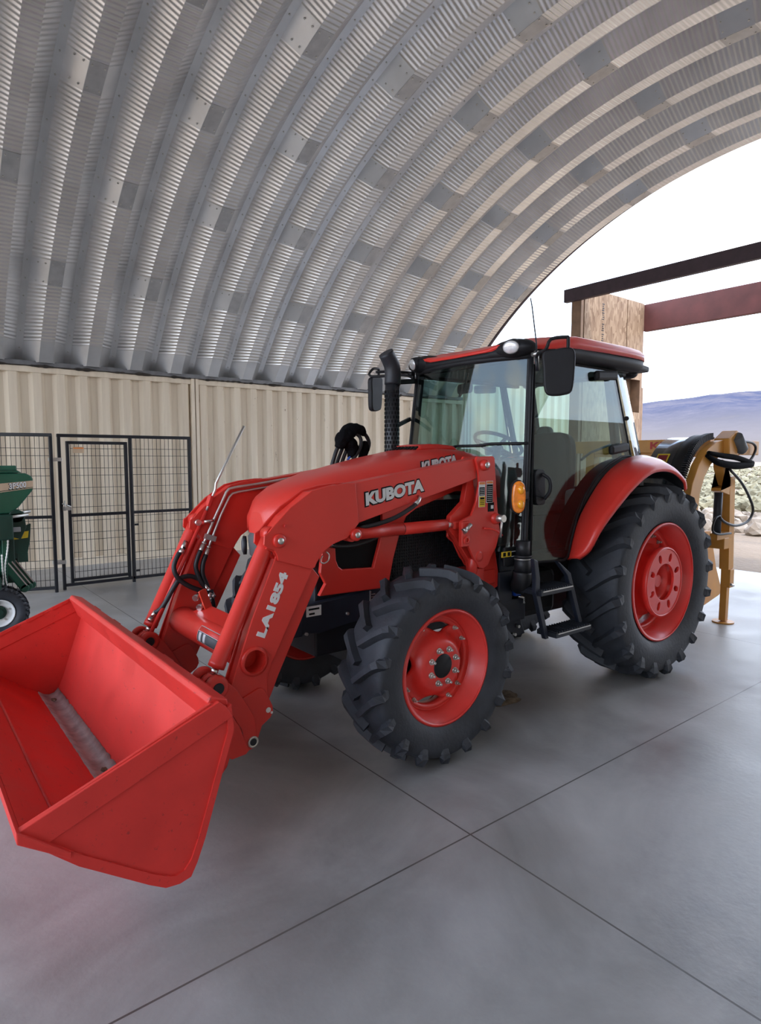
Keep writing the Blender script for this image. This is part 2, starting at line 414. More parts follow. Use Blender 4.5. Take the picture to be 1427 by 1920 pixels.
def smooth2(poly, k=4):
    n = len(poly); out = []
    P = [Vector((a, b, 0)) for a, b in poly]
    for i in range(n):
        p0, p1, p2, p3 = P[i - 1], P[i], P[(i + 1) % n], P[(i + 2) % n]
        for j in range(k):
            t = j / k
            v = 0.5 * ((2 * p1) + (p2 - p0) * t + (2 * p0 - 5 * p1 + 4 * p2 - p3) * t * t + (3 * p1 - p0 - 3 * p2 + p3) * t ** 3)
            out.append((v.x, v.y))
    return out

def circ2(cx, cz, r, n=24):
    return [(cx + r * cos(2 * pi * i / n), cz + r * sin(2 * pi * i / n)) for i in range(n)]

def rrect(w, h, r, n=5):
    out = []
    for sx, sz, a0 in ((1, 1, 0), (-1, 1, 90), (-1, -1, 180), (1, -1, 270)):
        for i in range(n + 1):
            a = radians(a0 + 90 * i / n)
            out.append((sx * (w / 2 - r) + r * cos(a), sz * (h / 2 - r) + r * sin(a)))
    return out

def obj(name, mb, m, parent=None, mirror=False, bevel=0.0, label=None, seg=2):
    bm = mb.bm
    if mirror:
        for v in bm.verts: v.co.y = 2 * YC - v.co.y
    bmesh.ops.recalc_face_normals(bm, faces=bm.faces[:])
    me = bpy.data.meshes.new(name); bm.to_mesh(me); bm.free()
    me.materials.append(m)
    o = bpy.data.objects.new(name, me); COL.objects.link(o)
    if parent is not None:
        o.parent = parent
        if parent.type == 'EMPTY': o.matrix_parent_inverse = Matrix.Translation(-parent.location)
    if bevel:
        b = o.modifiers.new('bevel', 'BEVEL'); b.width = bevel; b.segments = seg; b.limit_method = 'ANGLE'; b.angle_limit = radians(35)
        b.harden_normals = False
    if label: o['label'] = label
    return o

def thing(name, loc, label, cat, group=None):
    o = bpy.data.objects.new(name, None); COL.objects.link(o); o.location = loc; o.empty_display_size = 0.2
    o['label'] = label; o['category'] = cat
    if group: o['group'] = group
    return o

def tag(o, label, cat, group=None):
    o['label'] = label; o['category'] = cat
    if group: o['group'] = group
    return o

def struct(name, mb, m, parent=None, bevel=0.0):
    o = obj(name, mb, m, parent, bevel=bevel)
    if parent is None: o['kind'] = 'structure'
    return o

def copy_to(o, off, rot=None):
    c = o.copy(); COL.objects.link(c); c.location = o.location + Vector(off)
    return c

def text_obj(name, body, m, parent, c, u, v, height, width=None, off=0.0, th=0.004, label=None, shear=0.0, spacing=1.0):
    cu = bpy.data.curves.new(name, 'FONT'); cu.body = body; cu.align_x = 'CENTER'; cu.align_y = 'CENTER'
    cu.offset = off; cu.extrude = th; cu.shear = shear; cu.space_character = spacing; cu.resolution_u = 4
    t = bpy.data.objects.new(name + '_tmp', cu); COL.objects.link(t)
    dg = bpy.context.evaluated_depsgraph_get(); dg.update()
    me = bpy.data.meshes.new_from_object(t.evaluated_get(dg))
    bpy.data.objects.remove(t); bpy.data.curves.remove(cu)
    xs = [q.co.x for q in me.vertices]; ys = [q.co.y for q in me.vertices]
    sy = height / (max(ys) - min(ys)); sx = sy if width is None else width / (max(xs) - min(xs))
    mx, my = (max(xs) + min(xs)) / 2, (max(ys) + min(ys)) / 2
    u, v = Vector(u).normalized(), Vector(v).normalized(); nn = u.cross(v).normalized(); c = Vector(c)
    for q in me.vertices:
        q.co = c + u * ((q.co.x - mx) * sx) + v * ((q.co.y - my) * sy) + nn * q.co.z
    me.name = name
    me.materials.clear(); me.materials.append(m)
    o = bpy.data.objects.new(name, me); COL.objects.link(o)
    if parent is not None:
        o.parent = parent
        if parent.type == 'EMPTY': o.matrix_parent_inverse = Matrix.Translation(-parent.location)
    if label: o['label'] = label
    return o

def P(x, z, y): return (x, y, z)

# ================================================================== SETTING
b = MB(); b.box((0, 1.6, -0.1), (16.66, 14.8 + 8, 0.2)); struct('floor', b, CONC)      # slab, ends at x = 8.33
b = MB()
b.poly([(-400, -300, -0.06), (900, -300, -0.06), (900, 900, -0.06), (-400, 900, -0.06)], [(0, 1, 2, 3)])
struct('ground', b, GROUND)

# arch roof on the containers: circle about (y 1.58, z -2.08)
AC_Y, AC_Z, AR = 1.58, -2.08, 9.25
PITCH = 0.705; X0 = -0.77
A_END = math.asin((3.32 - AC_Z) / AR)            # angle of the far springing
SEG = 220
def arc_pt(x, r, t):                             # every strip is cut off level at the springing
    t0 = math.asin((3.345 - AC_Z) / r); q = (t - A_END) / (pi - 2 * A_END); t = t0 + (pi - 2 * t0) * q
    return (x, AC_Y + r * cos(t), AC_Z + r * sin(t))
def lap_at(k, t):                                 # smooth lap plates sit staggered rib by rib
    s = (t - A_END) * AR
    first = 1.62 if k % 2 == 0 else 3.15
    return any(abs(s - first - q * 3.06) < 0.21 for q in range(5))
bm = bmesh.new(); uvl = bm.loops.layers.uv.new('arc')
def quad_strip(x0, r0, x1, r1, ridge, k):
    prev = None
    for i in range(SEG + 1):
        t = A_END + (pi - 2 * A_END) * i / SEG
        a = bm.verts.new(arc_pt(x0, r0, t)); c = bm.verts.new(arc_pt(x1, r1, t)); s = (t - A_END) * AR
        if prev:
            f = bm.faces.new((prev[0], prev[1], c, a)); f.smooth = True
            tm = t - (pi - 2 * A_END) / SEG / 2
            rd = ridge and s > 0.40 and s < (pi - 2 * A_END) * AR - 0.3 and not lap_at(k, tm)
            for lp in f.loops:
                lp[uvl].uv = (1.0 if rd else 0.0, prev[2] if lp.vert in (prev[0], prev[1]) else s)
        prev = (a, c, s)
NR0, NR1 = -11, 14
for k in range(NR0, NR1):
    xs = X0 + PITCH * k
    rc = AR - 0.21
    quad_strip(xs - 0.05, AR, xs + 0.05, AR, False, k)
    quad_strip(xs + 0.05, AR, xs + 0.252, rc, True, k)
    quad_strip(xs + 0.252, rc, xs + 0.453, rc, True, k)
    quad_strip(xs + 0.453, rc, xs + PITCH - 0.05, AR, True, k)
xe = X0 + PITCH * NR1
quad_strip(xe - 0.05, AR, xe + 0.03, AR, False, 0)
me = bpy.data.meshes.new('ceiling'); bm.to_mesh(me); bm.free(); me.materials.append(GALV)
ceiling = bpy.data.objects.new('ceiling', me); COL.objects.link(ceiling); ceiling['kind'] = 'structure'
# outer skin keeps daylight out of the joints; end rim
b = MB(); loops = []
for i in range(61):
    t = A_END + (pi - 2 * A_END) * i / 60
    loops.append([arc_pt(X0 + PITCH * NR0 - 0.05, AR + 0.03, t), arc_pt(xe + 0.03, AR + 0.03, t), arc_pt(xe + 0.03, AR + 0.07, t), arc_pt(X0 + PITCH * NR0 - 0.05, AR + 0.07, t)])
b.loft(loops, smooth=False); obj('outer_skin', b, GALVP, ceiling)
b = MB(); loops = []
for i in range(91):
    t = A_END + (pi - 2 * A_END) * i / 90
    loops.append([arc_pt(xe + 0.03, AR - 0.02, t), arc_pt(xe + 0.10, AR - 0.02, t), arc_pt(xe + 0.10, AR + 0.08, t), arc_pt(xe + 0.03, AR + 0.08, t)])
b.loft(loops, smooth=False); obj('end_rim', b, STEELB, ceiling)
# bolts of the flange strips and of the lap plates, and the lap plates themselves
b = MB(); pl = MB()
def bolt(x, r, t, d=0.011):
    p = Vector(arc_pt(x, r, t)); n_ = Vector((0, -cos(t), -sin(t)))
    b.cyl(p, p + n_ * 0.012, d, 6)
T1 = pi * 0.62
for k in range(-1, NR1):
    xs = X0 + PITCH * k
    t = A_END + 0.03
    while t < T1:
        bolt(xs, AR, t); t += 0.30 / AR
    for q in range(3):
        s = (1.62 if k % 2 == 0 else 3.15) + q * 3.06
        t0, t1 = A_END + (s - 0.21) / AR, A_END + (s + 0.21) / AR
        if t1 > T1: continue
        rc = AR - 0.214
        pts = []
        for t in (t0, (t0 + t1) / 2, t1):
            pts.append([arc_pt(xs + 0.256, rc, t), arc_pt(xs + 0.449, rc, t), arc_pt(xs + 0.449, rc + 0.012, t), arc_pt(xs + 0.256, rc + 0.012, t)])
        pl.loft(pts, smooth=False)
        for t in (t0 + 0.006, t1 - 0.006):
            for dx in (0.285, 0.42): bolt(xs + dx, rc, t)
            bolt(xs + 0.12, AR - 0.085, t); bolt(xs + 0.20, AR - 0.165, t)
obj('bolt', b, ZINC, ceiling)['kind'] = 'stuff'
obj('lap_plate', pl, GALVP, ceiling)['kind'] = 'stuff'
b = MB(); b.box(((X0 + PITCH * NR0 + xe) / 2, 8.96, 3.330), (xe - X0 - PITCH * NR0, 0.22, 0.07)); obj('base_rail', b, mat('dull_base_steel', (0.16, 0.16, 0.165), 0.6, metal=0.5, var=0.2), ceiling)

random.seed(8)
b = MB(); pts = []; rr = []
for i in range(420):                             # old foam and sealant squeezed out under the base rail
    x = -4.0 + i * 0.03; q = noise.noise(Vector((x * 3.1, 0, 0))) + 0.6 * noise.noise(Vector((x * 11, 4, 0)))
    pts.append((x, 8.862 - 0.012 * q, 3.292 + 0.010 * noise.noise(Vector((x * 5, 9, 0))))); rr.append(0.014 + 0.034 * max(0, q))
b.tube(pts, rr, 7); obj('sealant_bead', b, mat('old_sealant', (0.035, 0.028, 0.022), 0.9, var=0.5, scale=12), ceiling)

# two shipping containers, end to end, carry the arch on the far side
CX0, CX1, CH = X0 + PITCH * NR0 - 0.1, 15.9, 3.285
def container(x0, x1, label, CONT, CH=3.285):
    cont = thing('shipping_container', ((x0 + x1) / 2, 10.1, 0), label, 'container')
    b = MB(); prof = []; p_ = 0.347; dep = 0.075
    x = x0 + (-0.60 - x0) % p_ - p_
    while x < x1:
        for dx, d in ((0.0, 0), (0.115, 0), (0.173, dep), (0.289, dep)):
            if x0 <= x + dx <= x1: prof.append((x + dx, 8.89 + d))
        x += p_
    b.loft([[(px, py, 0.14) for px, py in prof], [(px, py, CH - 0.075) for px, py in prof]], cap=False, closed=False, smooth=False)
    side = obj('side_wall', b, CONT, cont)
    sol = side.modifiers.new('thick', 'SOLIDIFY'); sol.thickness = 0.004
    b = MB(); b.box(((x0 + x1) / 2, 8.925, CH - 0.05), (x1 - x0, 0.10, 0.10)); obj('top_rail', b, CONT, cont, bevel=0.01)
    b = MB(); b.box(((x0 + x1) / 2, 8.935, 0.07), (x1 - x0, 0.10, 0.14)); obj('bottom_rail', b, CONT, cont)
    b = MB(); b.box(((x0 + x1) / 2, 10.2, CH / 2), (x1 - x0 - 0.02, 2.3, CH - 0.1)); obj('body', b, CONT, cont)
    for x in (x0 + 0.03, x1 - 0.03):
        b = MB(); b.box((x, 8.90, CH / 2), (0.06, 0.10, CH)); obj('corner_post', b, CONT, cont)
container(CX0, 2.06, 'clean beige corrugated container at the left, behind the black fence', CONT)
container(9.30, CX1, 'tall beige corrugated container seen through the cab glass beyond the arch', CONT, 4.25)
container(2.08, 9.25, 'rust-streaked beige corrugated container at the right, behind the tractor', CONTR)
# camera-side wall under the springing; stretch past the arch added to darken glass reflections
b = MB(); b.box(((CX0 + CX1) / 2, -5.85, CH / 2), (CX1 - CX0, 0.25, CH + 0.04)); struct('wall_right', b, CONT)

# ---------------------------------------------------------------- far ground, hills
random.seed(4)
b = MB(); NX = 120; NY = 16
rows = []
for j in range(NY):
    d = 420 + j * 45
    row = []
    for i in range(NX + 1):
        az = radians(25 + 75 * i / NX)             # bearing from +Y towards +X
        q = j / (NY - 1)
        h = 96 * math.sin(min(1, q) * pi / 2) ** 1.5
        w = 0.62 + 0.38 * min(1, max(0, (math.degrees(az) - 44) / 22))
        rid = noise.noise(Vector((az * 9, q * 2.0, 0.3))) * 16 * q + noise.noise(Vector((az * 28, q * 6.0, 1.3))) * 6 * q
        z = max(-1, h * w + rid)
        row.append((cam.location.x + d * sin(az), cam.location.y + d * cos(az), z - 1))
    rows.append(row)
b.loft(rows, cap=False, closed=False)
struct('hills', b, HILL)

# sage scrub on the flat beyond the yard: a mass nobody could count
def blob(mb, c, r, sub, amp, seedv, sc=(1, 1, 1)):
    t = bmesh.new(); bmesh.ops.create_icosphere(t, subdivisions=sub, radius=1)
    vs = []
    for v in t.verts:
        k = 1 + amp * noise.noise(v.co * 2.3 + Vector((seedv, seedv * .7, 0)))
        vs.append((c[0] + v.co.x * r * k * sc[0], c[1] + v.co.y * r * k * sc[1], c[2] + v.co.z * r * k * sc[2]))
    mb.poly(vs, [[v.index for v in f.verts] for f in t.faces], smooth=False); t.free()
b = MB(); random.seed(11)
for i in range(4200):
    d = 25.2 + 150 * random.random() ** 1.5; az = radians(random.uniform(36, 76))
    x, y = cam.location.x + d * sin(az), cam.location.y + d * cos(az)
    if x < 18: continue
    r = random.uniform(0.10, 0.30)
    blob(b, (x, y, r * 0.3), r, 2, 1.3, i * 1.7, (1.1, 1.1, 0.75))
o = obj('sagebrush', b, SAGE); o['kind'] = 'stuff'; tag(o, 'pale grey-green sagebrush scrub covering the flat beyond the rocks', 'scrub')
b = MB()
for s in range(2):
    pass
b.box((70, 40, -0.045), (300, 4, 0.01), Matrix.Rotation(radians(-52), 3, 'Z'))
struct('road', b, mat('pale_road', (0.32, 0.29, 0.26), 0.9))

# rocks banked beyond the yard
random.seed(21)
rock_meshes = []
for q in range(8):
    t = MB(); blob(t, (0, 0, 0), 1.0, 2, 0.75, q * 5.3 + 2, (1, random.uniform(.7, 1), random.uniform(.55, .8)))
    bmesh.ops.recalc_face_normals(t.bm, faces=t.bm.faces[:])
    m_ = bpy.data.meshes.new('rock'); t.bm.to_mesh(m_); t.bm.free(); m_.materials.append(ROCKM); rock_meshes.append(m_)
placed = []
for i in range(4000):
    if len(placed) >= 120: break
    az = radians(random.uniform(59.5, 72.0)); d = random.uniform(17.8, 23.5); s = random.uniform(0.12, 0.34)
    x, y = cam.location.x + d * sin(az), cam.location.y + d * cos(az)
    if any(hypot(x - q[0], y - q[1]) < 1.12 * (s + q[2]) for q in placed): continue
    placed.append((x, y, s))
    o = bpy.data.objects.new('rock', rock_meshes[len(placed) % 8]); COL.objects.link(o)
    o.location = (x, y, s * 0.35 - 0.06)
    o.scale = (s, s, s); o.rotation_euler = (random.uniform(-.3, .3), random.uniform(-.3, .3), random.uniform(0, 6.3))
    tag(o, 'pale broken rock in the rubble bank beyond the concrete yard', 'rock', 'rocks in the rubble bank')

# ---------------------------------------------------------------- timber pier and two header beams beyond the arch
pier = thing('framed_pier', (10.5, 5.7, 0), 'tall timber-framed pier sheathed in strand board, standing behind the cab', 'pier')
b = MB(); b.box((10.16, 5.52, 2.72), (1.64, 0.03, 5.44)); osb = obj('sheathing_panel', b, OSB, pier)
b = MB(); b.box((11.33, 5.52, 4.55), (0.64, 0.03, 1.78)); obj('sheathing_panel', b, OSB, pier)
b = MB(); b.box((11.33, 5.52, 1.45), (0.64, 0.03, 2.9)); obj('sheathing_panel', b, OSB, pier)
for x in (9.28, 11.70): 
    b = MB(); b.box((x, 5.64, 2.72), (0.09, 0.24, 5.44)); obj('stud', b, WOOD, pier)
b = MB(); b.box((11.80, 5.60, 1.75), (0.06, 0.14, 3.5)); obj('stud', b, WOOD, pier)
b = MB(); b.box((10.99, 5.64, 2.72), (0.06, 0.20, 5.44)); obj('stud', b, WOOD, pier)
b = MB(); b.box((10.5, 5.78, 2.7), (2.4, 0.03, 5.40)); obj('back_sheathing', b, WOOD, pier)
b = MB()
for i, z in enumerate((5.05, 4.86, 4.62, 4.40, 4.2, 4.0)):
    for j in range(4): b.box((10.02 + 0.012 * (j % 2), 5.503, z + j * 0.045), (0.085 - 0.02 * (j % 3), 0.004, 0.018))
obj('stamped_marks', b, DARK, osb)
b = MB(); b.box((9.20, 0.0, 5.29), (0.12, 11.8, 0.27)); o = obj('header_beam', b, STEELB, bevel=0.01)
tag(o, 'dark upper header beam running right from the top of the strand-board pier', 'beam')
b = MB(); b.box((11.82, -0.22, 5.12), (0.14, 11.5, 0.62)); o = obj('header_beam', b, STEELR, bevel=0.01)
tag(o, 'deep reddish lower header beam meeting the right side of the pier', 'beam')

# ================================================================== KENNEL FENCE
def bar(mb, p0, p1, w): mb.beam(p0, p1, w, w); return mb
def wire_mesh(mb, f, u0, u1, z0, z1, nu, zs, r=0.0036):
    for i in range(nu + 1):
        u = u0 + (u1 - u0) * i / nu
        mb.cyl(f(u, z0), f(u, z1), r, 6)
    for z in zs: mb.cyl(f(u0, z), f(u1, z), r, 6)
def zlist(z0, z1):
    out = []; z = z0; k = 0
    while z < z1: out.append(z); z += (0.10 if k % 2 else 0.17); k += 1
    return out
# gate panel, 1.83 m wide
gp = thing('fence_panel', (0.25, 6.87, 0), 'black wire kennel panel with a walk-through gate on its left half', 'fence panel')
f = lambda u, z: (u, 6.87, z)
b = MB()
for x in (-0.665, 0.27, 1.15): bar(b, f(x, 0.0 if x < 1 else 0.04), f(x, 2.13), 0.042)
bar(b, f(-0.69, 2.125), f(1.17, 2.125), 0.045); bar(b, f(-0.665, 0.065), f(1.15, 0.065), 0.042); bar(b, f(0.27, 1.03), f(1.15, 1.03), 0.04)
obj('panel_frame', b, FENCE, gp, bevel=0.006)
b = MB(); wire_mesh(b, f, 0.30, 1.13, 0.08, 2.11, 14, zlist(0.17, 1.0) + zlist(1.14, 2.1)); obj('wire_mesh', b, FENCE, gp)
f2 = lambda u, z: (u, 6.85, z)
b = MB()
for x in (-0.565, 0.205): bar(b, f2(x, 0.09), f2(x, 2.05), 0.042)
for z in (0.13, 1.03, 2.03): bar(b, f2(-0.565, z), f2(0.205, z), 0.042)
gd = obj('gate_door', b, FENCE, gp, bevel=0.006)
b = MB(); wire_mesh(b, f2, -0.53, 0.18, 0.14, 2.02, 13, zlist(0.24, 1.0) + zlist(1.14, 2.0)); obj('wire_mesh', b, FENCE, gd)
b = MB(); b.box((-0.43, 6.83, 1.93), (0.145, 0.008, 0.085)); tg = obj('gate_plate', b, TAN, gd, label='small faded tan plate wired to the top of the gate')
b = MB(); b.box((-0.43, 6.824, 1.955), (0.13, 0.004, 0.016)); obj('plate_print', b, ORANGEL, gd)
b = MB(); b.cyl((-0.66, 6.83, 1.20), (-0.55, 6.83, 1.15), 0.010, 10); b.box((-0.605, 6.83, 1.13), (0.10, 0.03, 0.05)); b.cyl((-0.63, 6.82, 1.24), (-0.63, 6.82, 1.10), 0.008, 8); obj('gate_latch', b, ZINC, gp)
for z in (0.17, 0.85):
    b = MB(); b.box((0.32, 6.845, z), (0.05, 0.02, 0.03)); obj('mesh_clip', b, FENCE, gp)
# plain panel to the left, swung slightly back
fp = thing('fence_panel', (-1.6, 7.05, 0), 'plain black wire kennel panel behind the green seed drill', 'fence panel')
dv = Vector((-0.955, 0.297, 0)); A0 = Vector((-0.785, 6.77, 0))
f = lambda u, z: tuple(A0 + dv * u + Vector((0, 0, z)))
b = MB()
for u in (0, 0.91, 1.83): bar(b, f(u, 0), f(u, 2.13), 0.042)
bar(b, f(-0.02, 2.125), f(1.85, 2.125), 0.045); bar(b, f(0, 0.065), f(1.83, 0.065), 0.042); bar(b, f(0, 1.03), f(1.83, 1.03), 0.04)
obj('panel_frame', b, FENCE, fp, bevel=0.006)
b = MB(); wire_mesh(b, f, 0.02, 1.81, 0.08, 2.11, 32, zlist(0.17, 1.0) + zlist(1.14, 2.1)); obj('wire_mesh', b, FENCE, fp)
for z, lab in ((1.80, 'upper steel clamp joining the two kennel panels'), (0.40, 'lower steel clamp joining the two kennel panels')):
    b = MB(); b.box((-0.725, 6.795, z), (0.16, 0.014, 0.05)); b.box((-0.725, 6.865, z), (0.16, 0.014, 0.05)); b.cyl((-0.725, 6.775, z), (-0.725, 6.89, z), 0.010, 8); b.box((-0.79, 6.83, z), (0.014, 0.08, 0.05)); b.box((-0.655, 6.83, z), (0.014, 0.08, 0.05))
    o = obj('panel_clamp', b, ZINC, bevel=0.003); tag(o, lab, 'clamp')

# ================================================================== TRACTOR
trac = thing('tractor', (1.2, YC, 0), 'red cab tractor with front loader and bucket standing in the middle of the shed', 'tractor')

# ---------------------------------------------------------------- wheels
def tire_mb(c, w, R, rim_r, n, lug, dth, hw, yoff):
    """carcass and chevron lugs; outer flank faces -Y"""
    mb = MB(); Rc = R - lug; cx, cy, cz = c[0], c[1] + yoff, c[2]; h = w / 2
    side = [(-0.80, rim_r), (-0.95, rim_r + 0.18 * (Rc - rim_r)), (-1.0, rim_r + 0.42 * (Rc - rim_r)), (-0.995, rim_r + 0.64 * (Rc - rim_r)), (-0.975, rim_r + 0.80 * (Rc - rim_r)),
            (-0.955, Rc - 0.036), (-0.93, Rc - 0.028), (-0.80, Rc - 0.015), (-0.5, Rc - 0.006), (0, Rc)]
    prof = [(a * h, r) for a, r in side] + [(-a * h, r) for a, r in reversed(side[:-1])]
    inner = [(0.80 * h, rim_r - 0.003), (-0.80 * h, rim_r - 0.003)]
    mb.lathe(prof + inner, (cx, cy, cz), 96, closed=True)
    # path over the crown and down the shoulder
    path = [(0.03, Rc, 0, 1, 1.0), (-0.25, Rc - 0.003, 0, 1, 1.0), (-0.5, Rc - 0.008, -0.05, 1, 1.0), (-0.75, Rc - 0.013, -0.12, 1, 1.0), (-0.90, Rc - 0.024, -0.25, 1, .98),
            (-0.965, Rc - 0.040, -0.85, .5, .70), (-0.985, rim_r + 0.74 * (Rc - rim_r), -1, .1, .32), (-0.995, rim_r + 0.62 * (Rc - rim_r), -1, 0, .04)]
    for s in (1, -1):
        for k in range(n):
            th0 = 2 * pi * (k + (0.5 if s < 0 else 0)) / n
            st = []
            for a, r, na, nr, hh in path:
                u = min(1.0, abs(a)); th = th0 - dth * (u ** 0.9)
                y = s * a * h
                st.append((Vector((r * cos(th), y, r * sin(th))), (Vector((nr * cos(th), s * na, nr * sin(th)))).normalized(), hh * lug))
            loops = []
            for i, (p, nv, hh) in enumerate(st):
                t = (st[min(i + 1, len(st) - 1)][0] - st[max(i - 1, 0)][0]).normalized()
                bn = t.cross(nv).normalized(); q = (0.85, 0.9, 0.95, 1.05, 1.25, 1.35, 1.3, 1.1)[i]
                wt, wb = hw * q, hw * 1.7 * q
                o = Vector((cx, cy, cz)) + p - nv * 0.006
                loops.append([o - bn * wb, o - bn * wt + nv * (hh + 0.006), o + bn * wt + nv * (hh + 0.006), o + bn * wb])
            mb.loft(loops, smooth=False)
    return mb

def rim_mb(c, w, r, y0):
    """single-piece drop-centre rim, outer flange at y0"""
    t = 0.009
    pr = [(0.0, r - 0.004), (0.004, r + 0.006), (0.014, r + 0.004), (0.022, r - 0.014), (0.060 * w / .29, r - 0.020), (0.066 * w / .29, r - 0.034), (0.110 * w / .29, r - 0.038), (0.118 * w / .29, r - 0.050), (0.38 * w, r - 0.056), (0.42 * w, r - 0.080),
          (0.62 * w, r - 0.080), (0.70 * w, r - 0.045), (0.90 * w, r - 0.020), (w - 0.014, r - 0.008), (w - 0.006, r + 0.004), (w, r - 0.004)]
    pr2 = [(a, q - t * 1.6) for a, q in reversed(pr)]
    mb = MB(); mb.lathe(pr + pr2, (c[0], y0, c[2]), 96, closed=True); return mb

def hexnut(mb, x, y, z, r, d):
    mb.cyl((x, y, z), (x, y - d * 0.35, z), r * 1.35, 12); mb.cyl((x, y - d * 0.35, z), (x, y - d, z), r, 6); mb.cyl((x, y - d, z), (x, y - d * 1.7, z), r * 0.55, 8)

def front_wheel(mir):
    c = (0, 0, 0.586); R = 0.592
    tz = 0.586
    rim = obj('front_wheel', rim_mb(c, 0.29, 0.3425, 0.0), REDW, trac, mir)
    obj('tire', tire_mb((0, 0, tz), 0.345, R, 0.345, 18, 0.043, 0.27, 0.0165, 0.145), RUBBER, rim, mir)
    mb = MB(); NR, NT = 12, 96; loops = []
    for j in range(NR + 1):
        lp = []
        for i in range(NT):
            th = 2 * pi * i / NT
            e = 0.236 + 0.046 * cos(4 * (th - radians(38)))
            rr = 0.055 + (e - 0.055) * j / NR
            q = min(1, max(0, (rr - 0.135) / 0.085)); q = q * q * (3 - 2 * q)
            lp.append((c[0] + rr * cos(th), 0.045 + 0.078 * q, c[2] + rr * sin(th)))
        loops.append(lp)
    back = [[(x, y + 0.014, z) for x, y, z in lp] for lp in reversed(loops)]
    mb.ring(loops + back); obj('disc', mb, REDW, rim, mir)
    mb = MB(); mb.lathe([(0.040, 0.0005), (0.040, 0.066), (0.046, 0.074), (0.10, 0.076)], c, 40); obj('hub_cap', mb, PLASTIC, rim, mir, label='black round hub cap')
    for i in range(8):
        th = 2 * pi * (i + 0.45) / 8; mb = MB(); hexnut(mb, c[0] + 0.104 * cos(th), 0.046, c[2] + 0.104 * sin(th), 0.0135, 0.022); obj('wheel_nut', mb, ZINC, rim, mir)
    for q in range(4):
        for d in (-11, 11):
            th = radians(38 + 90 * q + d); mb = MB(); hexnut(mb, c[0] + 0.252 * cos(th), 0.122, c[2] + 0.252 * sin(th), 0.011, 0.02); obj('rim_bolt', mb, ZINC, rim, mir)
    return rim
front_wheel(False); front_wheel(True)

def rear_wheel(mir):
    c = (2.433, -0.026, 0.803); y0 = -0.026
    rim = obj('rear_wheel', rim_mb(c, 0.42, 0.484, y0), REDW, trac, mir)
    obj('tire', tire_mb((c[0], y0, 0.803), 0.475, 0.808, 0.487, 20, 0.050, 0.25, 0.021, 0.21), RUBBER, rim, mir)
    mb = MB(); NT = 96; loops = []
    for j in range(9):
        lp = []
        for i in range(NT):
            th = 2 * pi * i / NT; e = 0.365 + 0.045 * cos(4 * (th - radians(60)))
            rr = 0.20 + (e - 0.20) * j / 8
            lp.append((c[0] + rr * cos(th), y0 + 0.185 + 0.02 * j / 8, c[2] + rr * sin(th)))
        loops.append(lp)
    back = [[(x, y + 0.016, z) for x, y, z in lp] for lp in reversed(loops)]
    mb.ring(loops + back); obj('disc', mb, REDW, rim, mir)
    # cast drum: flange, waist, face with eight oval pockets and a deep centre bore
    mb = MB()
    mb.lathe([(0.20, 0.30), (0.17, 0.305), (0.155, 0.262), (0.055, 0.262), (0.045, 0.285), (0.008, 0.290), (-0.002, 0.280), (-0.002, 0.272), (0.050, 0.268), (0.052, 0.150), (0.056, 0.137), (0.10, 0.128), (0.12, 0.11), (0.20, 0.105)], (c[0], y0, c[2]), 72, closed=True)
    drum = obj('hub_drum', mb, REDW, rim, mir)
    mb = MB(); holes = [circ2(c[0], c[2], 0.150, 40)]
    for i in range(8):
        th = 2 * pi * (i + 0.5) / 8; qx, qz = c[0] + 0.208 * cos(th), c[2] + 0.208 * sin(th)
        holes.append([(qx - sin(th) * 0.023 * cos(a) + cos(th) * 0.037 * sin(a), qz + cos(th) * 0.023 * cos(a) + sin(th) * 0.037 * sin(a)) for a in [2 * pi * k / 18 for k in range(18)]])
    mb.prism(circ2(c[0], c[2], 0.270, 64), y0 + 0.003, y0 + 0.026, holes=holes); obj('hub_face', mb, REDW, rim, mir, bevel=0.003)
    for q in range(4):
        for d in (-9, 9):
            th = radians(60 + 90 * q + d); mb = MB(); hexnut(mb, c[0] + 0.375 * cos(th), y0 + 0.20, c[2] + 0.375 * sin(th), 0.013, 0.022); obj('rim_bolt', mb, ZINC, rim, mir)
    mb = MB(); mb.cyl((c[0], y0 + 0.13, c[2]), (c[0], y0 + 0.22, c[2]), 0.118, 32); mb.cyl((c[0], y0 + 0.06, c[2]), (c[0], y0 + 0.15, c[2]), 0.05, 24); obj('axle_hub', mb, REDW, rim, mir)
    return rim
rear_wheel(False); rear_wheel(True)

# ---------------------------------------------------------------- chassis
mb = MB()
mb.box((0.25, YC, 0.98), (1.50, 0.52, 0.80)); mb.box((1.85, YC, 0.82), (2.0, 0.62, 0.56)); mb.box((1.6, YC, 1.08), (1.3, 1.1, 0.10))
mb.cyl((2.433, 0.28, 0.803), (2.433, 1.56, 0.803), 0.14, 24); mb.cyl((2.433, 0.15, 0.803), (2.433, 1.69, 0.803), 0.09, 24)
mb.box((2.75, YC, 0.95), (0.5, 0.5, 0.5))
mb.box((0, YC, 0.50), (0.24, 1.10, 0.17)); mb.cyl((0, 0.10, 0.586), (0, 1.74, 0.586), 0.07, 20)
mb.cyl((0, 0.27, 0.586), (0, 0.40, 0.586), 0.14, 24); mb.cyl((0, 1.44, 0.586), (0, 1.57, 0.586), 0.14, 24)
obj('chassis', mb, DARK, trac, bevel=0.012)
mb = MB()
rail = [(-0.66, 0.93), (-0.04, 0.968), (0.9, 1.0), (0.9, 0.80), (-0.04, 0.79), (-0.28, 0.77), (-0.50, 0.745), (-0.66, 0.765)]
